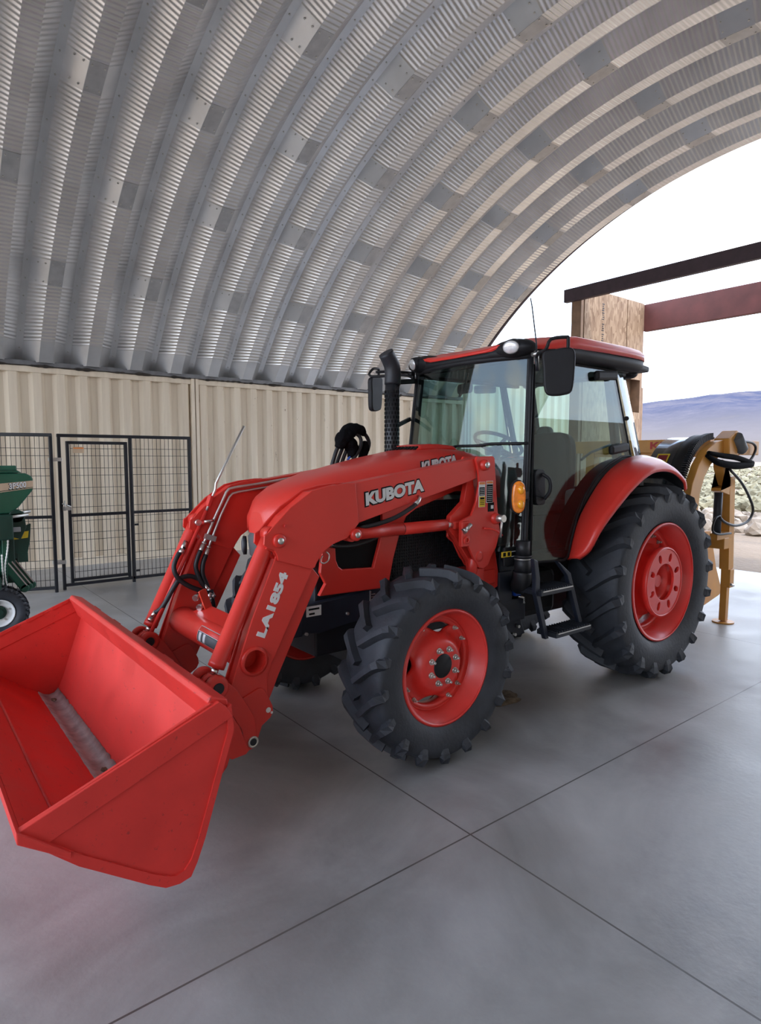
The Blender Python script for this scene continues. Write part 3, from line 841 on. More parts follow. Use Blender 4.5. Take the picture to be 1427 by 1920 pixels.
mb.prism(rail, 0.605, 0.65); mb.prism(rail, 2 * YC - 0.65, 2 * YC - 0.605); mb.box((-0.68, YC, 0.85), (0.10, 0.66, 0.20)); mb.box((-0.35, YC, 0.78), (0.6, 0.5, 0.06))
fr = obj('front_frame', mb, NAVY, trac, bevel=0.008)
mb = MB(); mb.box((-0.545, 0.602, 0.892), (0.105, 0.004, 0.062)); lb = obj('serial_label', mb, PAPER, fr, label='white serial label with two black bar codes')
mb = MB(); mb.box((-0.545, 0.599, 0.905), (0.075, 0.003, 0.011)); mb.box((-0.560, 0.599, 0.877), (0.038, 0.003, 0.011)); o = obj('bar_code', mb, BLACKP, fr)
mb = MB()
for i in range(9): mb.box((-0.095, 0.60, 0.80 + 0.017 * i), (0.03, 0.01, 0.006))
mb.box((-0.118, 0.60, 0.86), (0.006, 0.012, 0.20)); obj('cooler_edge', mb, ZINC, fr)
for x, z in ((-0.30, 0.84), (-0.20, 0.755), (-0.165, 0.82), (-0.60, 0.76)):
    mb = MB(); mb.cyl((x, 0.607, z), (x, 0.590, z), 0.010, 8); obj('frame_bolt', mb, ZINC, fr)

# engine-side screens behind the arm
mb = MB()
S0, S1, Z0, Z1 = -0.05, 0.86, 0.98, 1.52
for i in range(46): mb.box((S0 + (S1 - S0) * i / 45, 0.60, (Z0 + Z1) / 2), (0.006, 0.006, Z1 - Z0))
for i in range(27): mb.box(((S0 + S1) / 2, 0.60, Z0 + (Z1 - Z0) * i / 26), (S1 - S0, 0.006, 0.006))
mb.box(((S0 + S1) / 2, 0.64, (Z0 + Z1) / 2), (S1 - S0, 0.02, Z1 - Z0)); obj('engine_screen', mb, DARK, trac)

# ---------------------------------------------------------------- hood
hx = [-0.755, -0.735, -0.68, -0.56, -0.33, -0.08, 0.15, 0.42, 0.62, 0.80, 0.95, 1.06]
hz = [1.485, 1.525, 1.585, 1.650, 1.722, 1.778, 1.826, 1.874, 1.889, 1.880, 1.852, 1.82]
hw_ = [0.10, 0.17, 0.25, 0.325, 0.355, 0.372, 0.385, 0.398, 0.405, 0.40, 0.39, 0.37]
mb = MB(); loops = []
for x, z, w in zip(hx, hz, hw_):
    drop = 0.16 if x > -0.6 else 0.10
    zb = z - 0.30 if x > -0.6 else z - 0.10 - 0.20 * (x + 0.80) / 0.24 * 1.0
    lp = []
    half = [(w, min(zb, z - 0.06)), (w, z - 0.145 * (0.6 if x < -0.7 else 1)), (w * 0.96, z - 0.105 * (0.7 if x < -0.7 else 1)), (w * 0.80, z - 0.052), (w * 0.62, z - 0.018), (w * 0.40, z - 0.006), (0, z)]
    lp = [(x, YC - a, q) for a, q in half] + [(x, YC + a, q) for a, q in reversed(half[:-1])]
    loops.append(lp)
mb.loft(loops); hood = obj('hood', mb, RED, trac, bevel=0)
mb = MB()                                     # raised air intake at the rear of the hood
vent = [(0.42, 1.862), (0.47, 1.903), (0.56, 1.915), (0.66, 1.915), (0.80, 1.905), (0.86, 1.872)]
mb.prism(vent, YC - 0.14, YC + 0.14); vt = obj('intake_scoop', mb, RED, hood, bevel=0.02)
mb = MB()
for i in range(7): mb.box((0.444, YC - 0.115 + 0.0385 * i, 1.884), (0.034, 0.028, 0.012), Matrix.Rotation(radians(-32), 3, 'Y'))
obj('intake_slot', mb, BLACKP, hood)
# side panel with the big opening
side_out = [(-0.54, 0.99), (-0.494, 1.06), (-0.531, 1.128), (-0.515, 1.26), (-0.55, 1.42), (-0.60, 1.50), (-0.48, 1.60), (0.75, 1.80), (0.75, 1.63), (0.42, 1.535), (0.22, 1.475), (0.14, 1.43), (0.09, 1.34), (0.03, 1.16), (-0.012, 0.978)]
win = [(-0.43, 1.42), (-0.418, 1.197), (-0.40, 1.155), (-0.372, 1.135), (-0.131, 1.121), (-0.055, 1.36), (-0.06, 1.46)]
for mir in (False, True):
    mb = MB(); mb.prism(side_out, 0.545, 0.575, holes=[win]); sp = obj('side_panel', mb, RED, trac, mir, bevel=0.006)
    mb = MB(); mb.prism([(-0.46, 1.48), (-0.45, 1.15), (-0.40, 1.10), (-0.10, 1.09), (-0.02, 1.36), (-0.03, 1.50)], 0.58, 0.60); obj('side_mesh', mb, BLACKP, sp, mir)
# nose: grey lamp housing and grille
mb = MB(); loops = []
for z, fx, w in ((1.06, -0.62, 0.25), (1.12, -0.68, 0.27), (1.20, -0.755, 0.285), (1.32, -0.765, 0.285), (1.36, -0.735, 0.28), (1.47, -0.715, 0.26)):
    lp = []
    for i in range(13):
        q = -1 + 2 * i / 12; lp.append((fx + 0.17 * abs(q) ** 3, YC + w * q, z))
    loops.append(lp + [(-0.40, YC + w, z), (-0.40, YC - w, z)])
mb.loft(loops); nose = obj('nose_grille', mb, GREYP, trac)
for s in (-1, 1):
    mb = MB(); mb.sphere((-0.655, YC + s * 0.165, 1.425), 0.075, sc=(0.8, 0.9, 0.55)); obj('headlight', mb, LAMP, nose)
    c_ = Vector((-0.735, YC + s * 0.185, 1.255)); d = Vector((-0.9, s * 0.35, 0)).normalized()
    mb = MB(); mb.loft_circ([(c_, 0.060), (c_ + d * 0.02, 0.060), (c_ + d * 0.022, 0.050)], 28); obj('lamp_bezel', mb, PLASTIC, nose)
    mb = MB(); mb.loft_circ([(c_ + d * 0.015, 0.048), (c_ + d * 0.025, 0.047), (c_ + d * 0.03, 0.03)], 28); obj('round_lamp', mb, GREYP, nose)
# lettering on the hood side (half hidden by the boom)
text_obj('hood_lettering', 'KUBOTA', BLACKP, hood, (0.415, 0.524, 1.775), (1, -0.04, 0.16), (0, 0.12, 1), 0.088, 0.335, off=0.075, th=0.002)
text_obj('hood_lettering', 'KUBOTA', SILVER, hood, (0.415, 0.520, 1.775), (1, -0.04, 0.16), (0, 0.12, 1), 0.074, 0.318, off=0.05, th=0.003)

# ---------------------------------------------------------------- cab
CZ0, CZ1 = 1.10, 2.535
def ys(z): return 0.25 + (z - 1.13) * 0.048
def ax(z): return 1.0 + (z - 1.13) * 0.085
def cpx(z): return 2.42 - (z - 1.80) * 0.36             # rear door post
mb = MB()
for s in (0, 1):
    Y = (lambda y: y) if s == 0 else (lambda y: 2 * YC - y)
    mb.beam((ax(CZ0), Y(ys(CZ0) + 0.02), CZ0), (ax(CZ1), Y(ys(CZ1) + 0.02), CZ1), 0.045, 0.055)       # front post
    mb.beam((cpx(1.80), Y(0.32), 1.80), (cpx(2.54), Y(0.345), 2.54), 0.04, 0.05)                       # rear door post
    mb.beam((2.62, Y(0.50), 1.45), (2.36, Y(0.50), 2.53), 0.06, 0.07)                                   # rear corner post
    mb.beam((1.0, Y(0.28), 1.10), (1.50, Y(0.28), 1.09), 0.05, 0.06)
    mb.beam((ax(2.52), Y(0.34), 2.52), (2.36, Y(0.36), 2.52), 0.05, 0.06)
mb.beam((2.62, 0.50, 1.50), (2.62, 2 * YC - 0.50, 1.50), 0.07, 0.10); mb.beam((2.38, 0.5, 2.52), (2.38, 2 * YC - 0.5, 2.52), 0.06, 0.06)
mb.box((1.8, YC, 1.10), (1.7, 1.24, 0.05)); mb.box((1.75, YC, 2.53), (1.25, 1.2, 0.03))
mb.box((2.55, YC, 1.28), (0.06, 1.0, 0.42))
cabf = obj('cab_frame', mb, PLASTIC, trac, bevel=0.008)
# windscreen: one bowed pane
mb = MB(); rows = []
for j in range(9):
    z = CZ0 + (CZ1 - CZ0) * j / 8; y0 = ys(z) - 0.005; y1 = 2 * YC - y0; row = []
    for i in range(17):
        y = y0 + (y1 - y0) * i / 16; q = (y - YC) / (YC - y0)
        row.append((ax(z) - 0.02 - 0.13 * (1 - q * q), y, z))
    rows.append(row)
back = [[(x + 0.006, y, z) for x, y, z in r] for r in rows]
mb.loft(rows, cap=False, closed=False); mb.loft(back, cap=False, closed=False); obj('windscreen', mb, GLASS, cabf)
mb = MB(); mb.tube([rows[j][0] for j in range(9)], 0.016, 8); mb.tube([rows[j][-1] for j in range(9)], 0.016, 8); mb.tube(rows[-1], 0.022, 8); mb.tube(rows[0], 0.02, 8); obj('windscreen_seal', mb, PLASTIC, cabf)
# doors
dout = [(1.045, 1.07), (1.44, 1.05), (1.49, 1.07), (1.53, 1.18), (1.61, 1.36), (1.72, 1.52), (1.87, 1.66), (2.05, 1.76), (2.24, 1.825), (2.37, 1.835), (2.155, 2.515), (1.135, 2.525)]
SH = Matrix(((1, 0, 0, 0), (0, 1, 0.048, 0.25 - 1.13 * 0.048), (0, 0, 1, 0), (0, 0, 0, 1)))
for mir in (False, True):
    mb = MB(); mb.prism(dout, -0.004, 0.004, M=SH); door = obj('door', mb, GLASSD, trac, mir)
    mb = MB(); mb.tube([SH @ Vector((x, 0, z)) for x, z in dout + [dout[0]]], 0.011, 8); obj('door_seal', mb, PLASTIC, door, mir)
    mb = MB(); hp = [SH @ Vector((x, -0.012, z)) for x, z in ((1.14, 1.72), (1.145, 1.48))]
    mb.plate((1.147, 0.262, 1.605), (1, 0, 0), (0, 0.048, 1), rrect(0.105, 0.255, 0.03), 0.03)
    mb.tube([(1.165, 0.25, 1.70), (1.19, 0.205, 1.66), (1.192, 0.20, 1.58), (1.175, 0.235, 1.52)], 0.014, 10, sub=3); obj('door_handle', mb, PLASTIC, door, mir, bevel=0.004)
    for (xa, za, xb, zb) in ((1.84, 2.452, 2.12, 2.475), (2.03, 1.875, 2.27, 1.905)):
        mb = MB(); mb.beam((xa, ys(za) - 0.03, za), (xb, ys(zb) - 0.035, zb), 0.05, 0.075); obj('door_hinge', mb, PLASTIC, door, mir, bevel=0.02)
    mb = MB()
    mb.loft([[(2.160, 0.305, 2.53), (2.26, 0.32, 2.53), (2.36, 0.355, 2.53), (2.40, 0.46, 2.53)], [(2.43, 0.27, 1.80), (2.54, 0.285, 1.80), (2.63, 0.32, 1.80), (2.66, 0.46, 1.80)]], cap=False, closed=False); obj('quarter_glass', mb, GLASSR, cabf, mir)
    mb = MB(); mb.plate((2.30, 0.285, 2.14), (0.8, -0.6, 0), (0, 0, 1), circ2(0, 0, 0.018, 14), 0.02); obj('glass_stud', mb, PLASTIC, cabf, mir)
mb = MB(); mb.loft([[(2.64, 0.52, 1.52), (2.66, YC, 1.52), (2.64, 2 * YC - 0.52, 1.52)], [(2.385, 0.52, 2.5), (2.405, YC, 2.5), (2.385, 2 * YC - 0.52, 2.5)]], cap=False, closed=False); obj('rear_window', mb, GLASS, cabf)
mb = MB(); mb.tube([(2.0, 0.50, 1.80), (2.10, 0.48, 1.86), (2.36, 0.46, 1.93)], 0.011, 8); obj('grab_rail', mb, GREYP, cabf)
for mir in (False, True):                     # lower inner walls of the cab beside the seat
    mb = MB(); mb.prism([(1.50, 1.06), (1.545, 1.18), (1.63, 1.36), (1.74, 1.52), (1.89, 1.66), (2.07, 1.76), (2.26, 1.82), (2.60, 1.82), (2.60, 1.06)], 0.285, 0.30); obj('cab_inner_wall', mb, GREYP, cabf, mir)
# wiper
mb = MB(); wz = 1.905
def wsx(y, z): 
    y0 = ys(z); q = (y - YC) / (YC - y0); return ax(z) - 0.035 - 0.13 * (1 - q * q)
mb.tube([(wsx(y, wz), y, wz + 0.012 * (y < .6)) for y in (0.27, 0.36, 0.45, 0.55, 0.65, 0.75, 0.85)], 0.010, 8)
mb.tube([(wsx(0.85, 1.88) - 0.01, 0.85, 1.90), (wsx(1.0, 1.86) - 0.012, 1.0, 1.875)], 0.012, 8); obj('wiper', mb, PLASTIC, trac)

# roof
def roof_loop(inset, z, zf, n=72):
    lp = []
    for i in range(n):
        t = 2 * pi * i / n; e = 0.36
        c_, s_ = cos(t), sin(t)
        X = 1.84 + (0.79 - inset) * (abs(c_) ** e) * (1 if c_ >= 0 else -1); Y = YC + (0.715 - inset) * (abs(s_) ** e) * (1 if s_ >= 0 else -1)
        if c_ < 0:
            q = (Y - YC) / 0.715; X -= 0.10 * (1 - q * q) * min(1, -c_ * 2)
        fr_ = min(1, max(0, (1.55 - X) / 0.45)); fr_ = fr_ * fr_ * (3 - 2 * fr_)
        zz = z + (zf - z) * fr_
        for yp in (0.46, 1.38): zz += 0.038 * fr_ * math.exp(-((Y - yp) / 0.12) ** 2) * (1 if z > 2.59 else 0)
        lp.append((X, Y, zz))
    return lp
mb = MB(); mb.loft([roof_loop(0.12, 2.525, 2.525), roof_loop(0.03, 2.535, 2.53), roof_loop(0.004, 2.56, 2.545), roof_loop(0.0, 2.622, 2.575)]); roofb = obj('roof_underside', mb, PLASTIC, trac)
mb = MB(); mb.loft([roof_loop(-0.004, 2.615, 2.575), roof_loop(-0.006, 2.66, 2.590), roof_loop(0.02, 2.695, 2.608), roof_loop(0.06, 2.712, 2.622), roof_loop(0.18, 2.725, 2.645), roof_loop(0.38, 2.735, 2.68)]); roof = obj('roof', mb, RED, trac)
for y in (0.455, 1.385):
    s = -1 if y < YC else 1
    mb = MB(); mb.sphere((1.07, y, 2.592), 0.10, sc=(1.0, 2.0, 0.72)); pod = obj('lamp_pod', mb, PLASTIC, roofb)
    d = Vector((-0.90, s * 0.36, -0.22)).normalized(); c_ = Vector((1.055, y, 2.605)) + Vector((d.x * 0.085, d.y * 0.16, d.z * 0.06))
    u = Vector((-d.y, d.x, 0)).normalized() * -1; v = u.cross(d); v = v if v.z > 0 else -v
    def oval(a, b_, o): return [c_ + d * o + u * (a * cos(2 * pi * k / 28)) + v * (b_ * sin(2 * pi * k / 28)) for k in range(28)]
    mb = MB(); mb.loft([oval(0.058, 0.045, -0.02), oval(0.058, 0.045, 0.012), oval(0.045, 0.034, 0.020), oval(0.015, 0.011, 0.023)]); obj('work_lamp', mb, LAMP, roofb)
    mb = MB(); mb.loft([oval(0.070, 0.056, -0.06), oval(0.068, 0.054, 0.006), oval(0.062, 0.048, 0.008)]); obj('lamp_bezel', mb, PLASTIC, roofb)
    c2 = (2.50, YC + s * 0.52, 2.525)
    mb = MB(); mb.sphere(c2, 0.085, sc=(0.9, 0.9, 0.45)); obj('rear_lamp', mb, PLASTIC, roofb)
    mb = MB(); mb.box((2.40, YC + s * 0.60, 2.575), (0.36, 0.14, 0.05), Matrix.Rotation(radians(6), 3, 'Y')); obj('rear_vent', mb, GREYP, roofb, bevel=0.015)

# mirrors
def mirror(mir):
    mb = MB()
    c_ = Vector((0.96, -0.01, 2.37)) if not mir else Vector((0.93, -0.07, 2.38))
    u = Vector((0.64, -0.76, -0.05)) if not mir else Vector((0.92, -0.39, 0)); v = Vector((0.05, 0, 1))
    mb.plate(c_, u, v, smooth2([(-0.10, 0.125), (-0.02, 0.150), (0.06, 0.162), (0.103, 0.135), (0.108, 0), (0.098, -0.115), (0.05, -0.143), (-0.02, -0.152), (-0.062, -0.14), (-0.082, -0.09), (-0.092, 0.02)], 3), 0.045)
    m_ = obj('mirror', mb, PLASTIC, trac, mir, bevel=0.012)
    mb = MB()
    top = c_ + v * 0.13
    mb.tube([(1.09, 0.27, 2.50), (1.03, 0.20, 2.53), tuple(top + u * -0.08 + Vector((0, 0, 0.02))), tuple(top + u * -0.05 + Vector((0, 0, 0.085))), tuple(top + u * 0.045 + Vector((0, 0, 0.10))), tuple(top + u * 0.06 + Vector((0, 0, 0.085))), tuple(top + u * 0.058 + Vector((0, 0, -0.03)))], 0.0115, 10, sub=3)
    obj('mirror_arm', mb, PLASTIC, m_, mir)
    mb = MB(); mb.cyl((1.09, 0.265, 2.47), (1.09, 0.265, 2.56), 0.018, 12); mb.cyl((1.07, 0.235, 2.535), (1.07, 0.285, 2.535), 0.016, 12); obj('mirror_clamp', mb, ZINC if not mir else PLASTIC, m_, mir)
mirror(False); mirror(True)
mb = MB(); mb.tube([(0.80, 1.72, 2.545), (0.95, 1.70, 2.56), (1.12, 1.60, 2.55)], 0.012, 8); mb.beam((1.08, 1.53, 2.47), (0.84, 1.47, 2.44), 0.03, 0.04); mb.beam((1.05, 1.57, 2.15), (0.84, 1.50, 2.08), 0.025, 0.03); obj('exhaust_bracket', mb, PLASTIC, trac)
# radio antenna
mb = MB(); mb.tube([(1.075, 0.25, 2.47), (1.05, 0.235, 2.60), (0.965, 0.21, 2.83), (0.94, 0.205, 2.885)], [0.006, 0.005, 0.0045, 0.004], 8); mb.cyl((1.085, 0.25, 2.42), (1.07, 0.25, 2.52), 0.013, 12); obj('antenna', mb, DARK, trac)
# amber indicator
mb = MB(); mb.plate((0.775, 0.15, 1.555), (0.80, -0.60, 0), (0, 0, 1), smooth2([(0, 0.115), (0.038, 0.09), (0.050, 0.03), (0.050, -0.03), (0.038, -0.09), (0, -0.115), (-0.038, -0.09), (-0.050, -0.03), (-0.050, 0.03), (-0.038, 0.09)], 3), 0.05); ind = obj('indicator_housing', mb, PLASTIC, trac, bevel=0.01)
ln = Vector((0.80, -0.60, 0)).normalized(); nn = Vector((-0.6, -0.8, 0)).normalized()
mb = MB(); mb.plate(Vector((0.775, 0.15, 1.555)) + nn * 0.035, ln, (0, 0, 1), smooth2([(0, 0.107), (0.034, 0.085), (0.045, 0.03), (0.045, -0.03), (0.034, -0.085), (0, -0.107), (-0.034, -0.085), (-0.045, -0.03), (-0.045, 0.03), (-0.034, 0.085)], 3), 0.03); obj('amber_lens', mb, AMBER, ind, bevel=0.012, label='amber turn-signal lens')
for dz in (0.048, -0.048):
    mb = MB(); mb.sphere(Vector((0.775, 0.15, 1.555 + dz)) + nn * 0.043 + ln * 0.012, 0.030, sc=(0.8, 0.8, 1)); obj('lamp_dome', mb, mat('amber_dome', (0.95, 0.36, 0.01), 0.12, coat=0.6), ind)
mb = MB(); mb.beam((0.80, 0.17, 1.555), (1.0, 0.26, 1.555), 0.04, 0.05); obj('indicator_bracket', mb, PLASTIC, trac)

# interior
mb = MB(); mb.plate((2.12, YC, 1.72), (0, 1, 0), (0.14, 0, 1), smooth2([(-0.24, -0.28), (-0.25, 0.1), (-0.19, 0.29), (0, 0.32), (0.19, 0.29), (0.25, 0.1), (0.24, -0.28), (0, -0.30)], 4), 0.12)
seat = obj('seat', mb, SEATM, trac, bevel=0.03)
mb = MB(); mb.box((1.86, YC, 1.40), (0.50, 0.50, 0.13)); obj('seat_cushion', mb, SEATM, seat, bevel=0.04)
mb = MB(); mb.box((1.88, YC, 1.22), (0.40, 0.40, 0.26)); obj('seat_base', mb, GREYP, seat, bevel=0.02)
mb = MB(); mb.plate((2.36, 1.15, 1.98), (0, 1, 0), (0.1, 0, 1), rrect(0.15, 0.26, 0.05), 0.08); obj('head_rest', mb, GREYP, seat, bevel=0.02)
mb = MB(); mb.box((1.95, 1.30, 1.42), (0.85, 0.26, 0.40)); mb.box((2.15, 0.47, 1.36), (0.55, 0.22, 0.40)); obj('side_console', mb, LTGREY, trac, bevel=0.04)
mb = MB(); mb.prism([(1.10, 1.12), (1.06, 1.60), (1.16, 1.80), (1.36, 1.80), (1.42, 1.60), (1.36, 1.12)], 0.66, 1.18); dash = obj('dashboard', mb, GREYP, trac, bevel=0.03)
mb = MB(); mb.cyl((1.34, YC, 1.55), (1.45, YC, 1.90), 0.035, 16); wheel_col = obj('steering_column', mb, PLASTIC, trac)
mb = MB(); d = Vector((0.45, 0, 0.89)).normalized(); u = Vector((0, 1, 0)); v = d.cross(u)
c_ = Vector((1.45, YC, 1.93)); pts = [c_ + (u * cos(2 * pi * i / 32) + v * sin(2 * pi * i / 32)) * 0.20 for i in range(32)]
mb.tube(pts + [pts[0]], 0.016, 8)
for a in (0.5, 2.6, 4.7): mb.beam(c_ - d * 0.03, c_ + (u * cos(a) + v * sin(a)) * 0.195, 0.03, 0.014)
obj('steering_wheel', mb, PLASTIC, wheel_col)
mb = MB(); mb.plate((1.26, 1.12, 2.385), (0.25, 0.97, 0), (0, 0, 1), rrect(0.20, 0.08, 0.03), 0.03); mb.cyl((1.27, 1.12, 2.40), (1.30, 1.12, 2.53), 0.008, 8); obj('interior_mirror', mb, PLASTIC, trac, bevel=0.008)

# ---------------------------------------------------------------- rear fenders
fin = [(1.504, .25, 1.044), (1.55, .25, 1.16), (1.66, .25, 1.38), (1.92, .25, 1.64), (2.15, .25, 1.767), (2.386, .25, 1.824), (2.62, .25, 1.82), (2.80, .25, 1.74), (2.86, .25, 1.65)]
fout = [(1.457, .13, 1.073), (1.483, .06, 1.149), (1.551, 0, 1.327), (1.825, -.04, 1.572), (2.045, -.06, 1.701), (2.241, -.06, 1.736), (2.452, -.06, 1.717), (2.634, -.06, 1.636), (2.672, -.06, 1.56)]
fi = catmull([Vector(p) for p in fin], 4); fo = catmull([Vector(p) for p in fout], 4)
for mir in (False, True):
    mb = MB(); loops = []
    for i, (a, o_) in enumerate(zip(fi, fo)):
        t = ((fi[min(i + 1, len(fi) - 1)] - fi[max(i - 1, 0)])).normalized(); nrm = Vector((-t.z, 0, t.x))
        m1 = a.lerp(o_, 0.45) + nrm * 0.030; m2 = a.lerp(o_, 0.85) + nrm * 0.022
        top = [a + Vector((0, 0.012, 0)) + nrm * 0.0, a + nrm * 0.01, m1, m2, o_ + nrm * 0.004, o_ - nrm * 0.028]
        und = [o_ - nrm * 0.028 + Vector((0, 0.012, 0)), o_ - nrm * 0.012 + Vector((0, 0.012, 0)), m2 - nrm * 0.016, m1 - nrm * 0.016, a - nrm * 0.008, a + Vector((0, 0.012, 0)) - nrm * 0.012]
        loops.append(top + und)
    mb.loft(loops); fd = obj('fender', mb, RED, trac, mir)
    mb = MB(); loops = []
    for a, o_ in zip(fi, fo):
        m1 = a.lerp(o_, 0.5)
        c0 = Vector((2.433, 0, 0.803)); d_ = (Vector((a.x, 0, a.z)) - c0).normalized()
        loops.append([a + Vector((0, 0.20, 0)) - d_ * 0.012, a - d_ * 0.015, a.lerp(o_, 0.9) - d_ * 0.02, a.lerp(o_, 0.9) - d_ * 0.024, a - d_ * 0.02, a + Vector((0, 0.20, 0)) - d_ * 0.018])
    mb.loft(loops, smooth=True); obj('fender_liner', mb, PLASTIC, fd, mir)
    mb = MB(); mb.tube([a + Vector((0, -0.004, 0)) for a in fi[:26]], 0.010, 8); obj('fender_seal', mb, PLASTIC, fd, mir)

# ---------------------------------------------------------------- exhaust
EX, EY = 0.757, 1.45
mb = MB(); mb.tube([(EX, EY, 2.41), (EX + 0.004, EY, 2.50), (EX - 0.012, EY, 2.575), (EX - 0.07, EY, 2.66)], [0.066, 0.066, 0.066, 0.062], 24, cap=True, sub=5); exh = obj('exhaust_elbow', mb, DARK, trac)
mb = MB(); mb.cyl((EX - 0.008, EY, 1.40), (EX, EY, 2.43), 0.060, 32); guard = obj('exhaust_guard', mb, GUARD, trac)
mb = MB()
for j in range(26):
    for i in range(14):
        a = 2 * pi * (i + 0.5 * (j % 2)) / 14; z = 1.50 + j * 0.034
        mb.box((EX - 0.004 + 0.0600 * cos(a), EY + 0.0600 * sin(a), z), (0.004, 0.014, 0.022), Matrix.Rotation(a, 3, 'Z'))
obj('guard_slots', mb, BLACKP, guard)['kind'] = 'stuff'

# ---------------------------------------------------------------- steps, tank, air pipe
mb = MB()
for y0 in (0.10,):
    l1 = [(0.90, 1.13), (0.945, 1.11), (0.972, 0.99), (0.972, 0.88), (1.085, 0.545), (1.045, 0.545), (0.925, 0.89), (0.925, 0.99)]
    mb.prism(l1, 0.10, 0.135)
    l2 = [(1.16, 1.09), (1.19, 1.075), (1.325, 0.985), (1.515, 0.52), (1.475, 0.52), (1.285, 0.97)]
    mb.prism(l2, 0.10, 0.135)
lad = obj('access_steps', mb, NAVY, trac, bevel=0.006)
for (x0, x1, z, ya, yb) in ((0.95, 1.32, 0.885, 0.07, 0.26), (1.075, 1.49, 0.578, 0.03, 0.20)):
    mb = MB(); mb.box(((x0 + x1) / 2, (ya + yb) / 2, z), (x1 - x0, yb - ya, 0.035))
    for i in range(14): mb.box((x0 + (x1 - x0) * (i + .5) / 14, (ya + yb) / 2, z + 0.02), (0.010, yb - ya - 0.01, 0.012))
    st = obj('tread', mb, DARK, lad, bevel=0.003)
    mb = MB(); mb.box(((x0 + x1) / 2, ya - 0.002, z + 0.013), (x1 - x0 - 0.03, 0.006, 0.008)); obj('worn_edge', mb, ZINC, lad)
mb = MB(); mb.cyl((0.955, 0.24, 1.0), (0.955, 0.24, 1.13), 0.058, 24); mb.cyl((0.955, 0.24, 1.13), (0.952, 0.24, 1.235), 0.050, 24); mb.cyl((0.955, 0.24, 1.12), (0.955, 0.24, 1.135), 0.061, 24)
mb.tube([(0.955, 0.24, 1.02), (0.96, 0.25, 0.95), (1.02, 0.32, 0.90), (1.16, 0.42, 0.90), (1.30, 0.48, 0.93)], 0.066, 18, sub=4); ap = obj('air_pipe', mb, HOSE, trac)
mb = MB(); mb.lathe([(0.105, 0.0595), (0.105, 0.0625), (0.113, 0.0625), (0.113, 0.0595)], (0.955, 0.24, 1.0), 24, axis='z', closed=True); obj('pipe_clamp', mb, ZINC, ap)
mb = MB(); mb.box((0.945, 0.44, 0.885), (0.15, 0.12, 0.23)); mb.box((1.03, 0.46, 0.70), (0.28, 0.16, 0.17)); mb.prism([(0.90, 0.64), (1.19, 0.60), (1.25, 0.48), (1.16, 0.47), (0.92, 0.55)], 0.44, 0.47); mb.box((1.08, 0.50, 1.06), (0.36, 0.2, 0.16)); bb = obj('battery_box', mb, NAVY, trac, bevel=0.01)
mb = MB(); mb.box((1.06, 0.38, 0.835), (0.055, 0.04, 0.05)); obj('blue_cap', mb, BLUE, bb, label='small blue plastic cap'); mb = MB(); mb.tube([(1.07, 0.37, 0.80), (1.10, 0.35, 0.795), (1.12, 0.36, 0.77), (1.125, 0.36, 0.745)], 0.010, 8, sub=2); obj('drain_valve', mb, CHROME, bb)
for x, z in ((1.10, 0.50), (1.14, 0.555)):
    mb = MB(); mb.cyl((x, 0.44, z), (x, 0.41, z), 0.012, 8); obj('frame_bolt', mb, ZINC, bb)
mb = MB(); mb.box((1.32, 0.62, 0.78), (0.54, 0.42, 0.36)); obj('fuel_tank', mb, PLASTIC, trac, bevel=0.06)
mb = MB(); mb.box((0.93, 0.30, 1.125), (0.22, 0.02, 0.13)); sill = obj('cab_sill', mb, PLASTIC, trac, bevel=0.006)
mb = MB(); mb.box((0.835, 0.288, 1.145), (0.10, 0.004, 0.038)); obj('caution_label', mb, YELLOW, sill, label='yellow caution label with two black pictograms')
mb = MB(); mb.box((0.812, 0.285, 1.145), (0.026, 0.003, 0.026)); mb.box((0.858, 0.285, 1.145), (0.024, 0.003, 0.026)); mb.box((0.92, 0.286, 1.143), (0.065, 0.004, 0.032)); obj('label_print', mb, BLACKP, sill)
mb = MB(); mb.box((0.92, 0.2835, 1.160), (0.07, 0.002, 0.004)); mb.box((0.92, 0.2835, 1.126), (0.07, 0.002, 0.004)); obj('label_border', mb, PAPER, sill)

# ================================================================== FRONT LOADER (carried by the tractor)
def pin(mb, x, z, y0, y1, r, seg=24): mb.cyl((x, y0, z), (x, y1, z), r, seg); return mb
boom = [(0.60, 1.812), (0.60, 1.676), (0.563, 1.663), (-0.386, 1.434), (-0.52, 1.40), (-0.52, 1.648), (-0.42, 1.668)]
knee = [(-0.415, 1.670), (-0.476, 1.669), (-0.60, 1.657), (-0.707, 1.634), (-0.782, 1.587), (-0.845, 1.548), (-0.894, 1.503), (-0.940, 1.462), (-0.974, 1.426), (-1.00, 1.410), (-1.005, 1.36), (-0.985, 1.340),
        (-0.945, 1.325), (-0.930, 1.30), (-0.923, 1.268), (-0.722, 1.201), (-0.695, 1.207), (-0.68, 1.235), (-0.641, 1.285), (-0.573, 1.328), (-0.477, 1.353), (-0.44, 1.385), (-0.392, 1.435)]
lower = [(-0.923, 1.30), (-1.069, 0.977), (-1.16, 0.739), (-1.225, 0.56), (-1.12, 0.36), (-1.04, 0.40), (-0.985, 0.56), (-0.99, 0.665), (-0.914, 0.80), (-0.698, 1.198), (-0.72, 1.25)]
flange = [(-0.70, 1.22), (-0.635, 1.145), (-0.904, 0.634), (-0.945, 0.545), (-0.968, 0.50), (-1.02, 0.60), (-0.985, 0.70)]
front_web = [(-0.95, 1.30), (-1.085, 1.00), (-1.18, 0.76), (-1.20, 0.70), (-1.13, 0.66), (-1.05, 0.95), (-0.90, 1.28)]
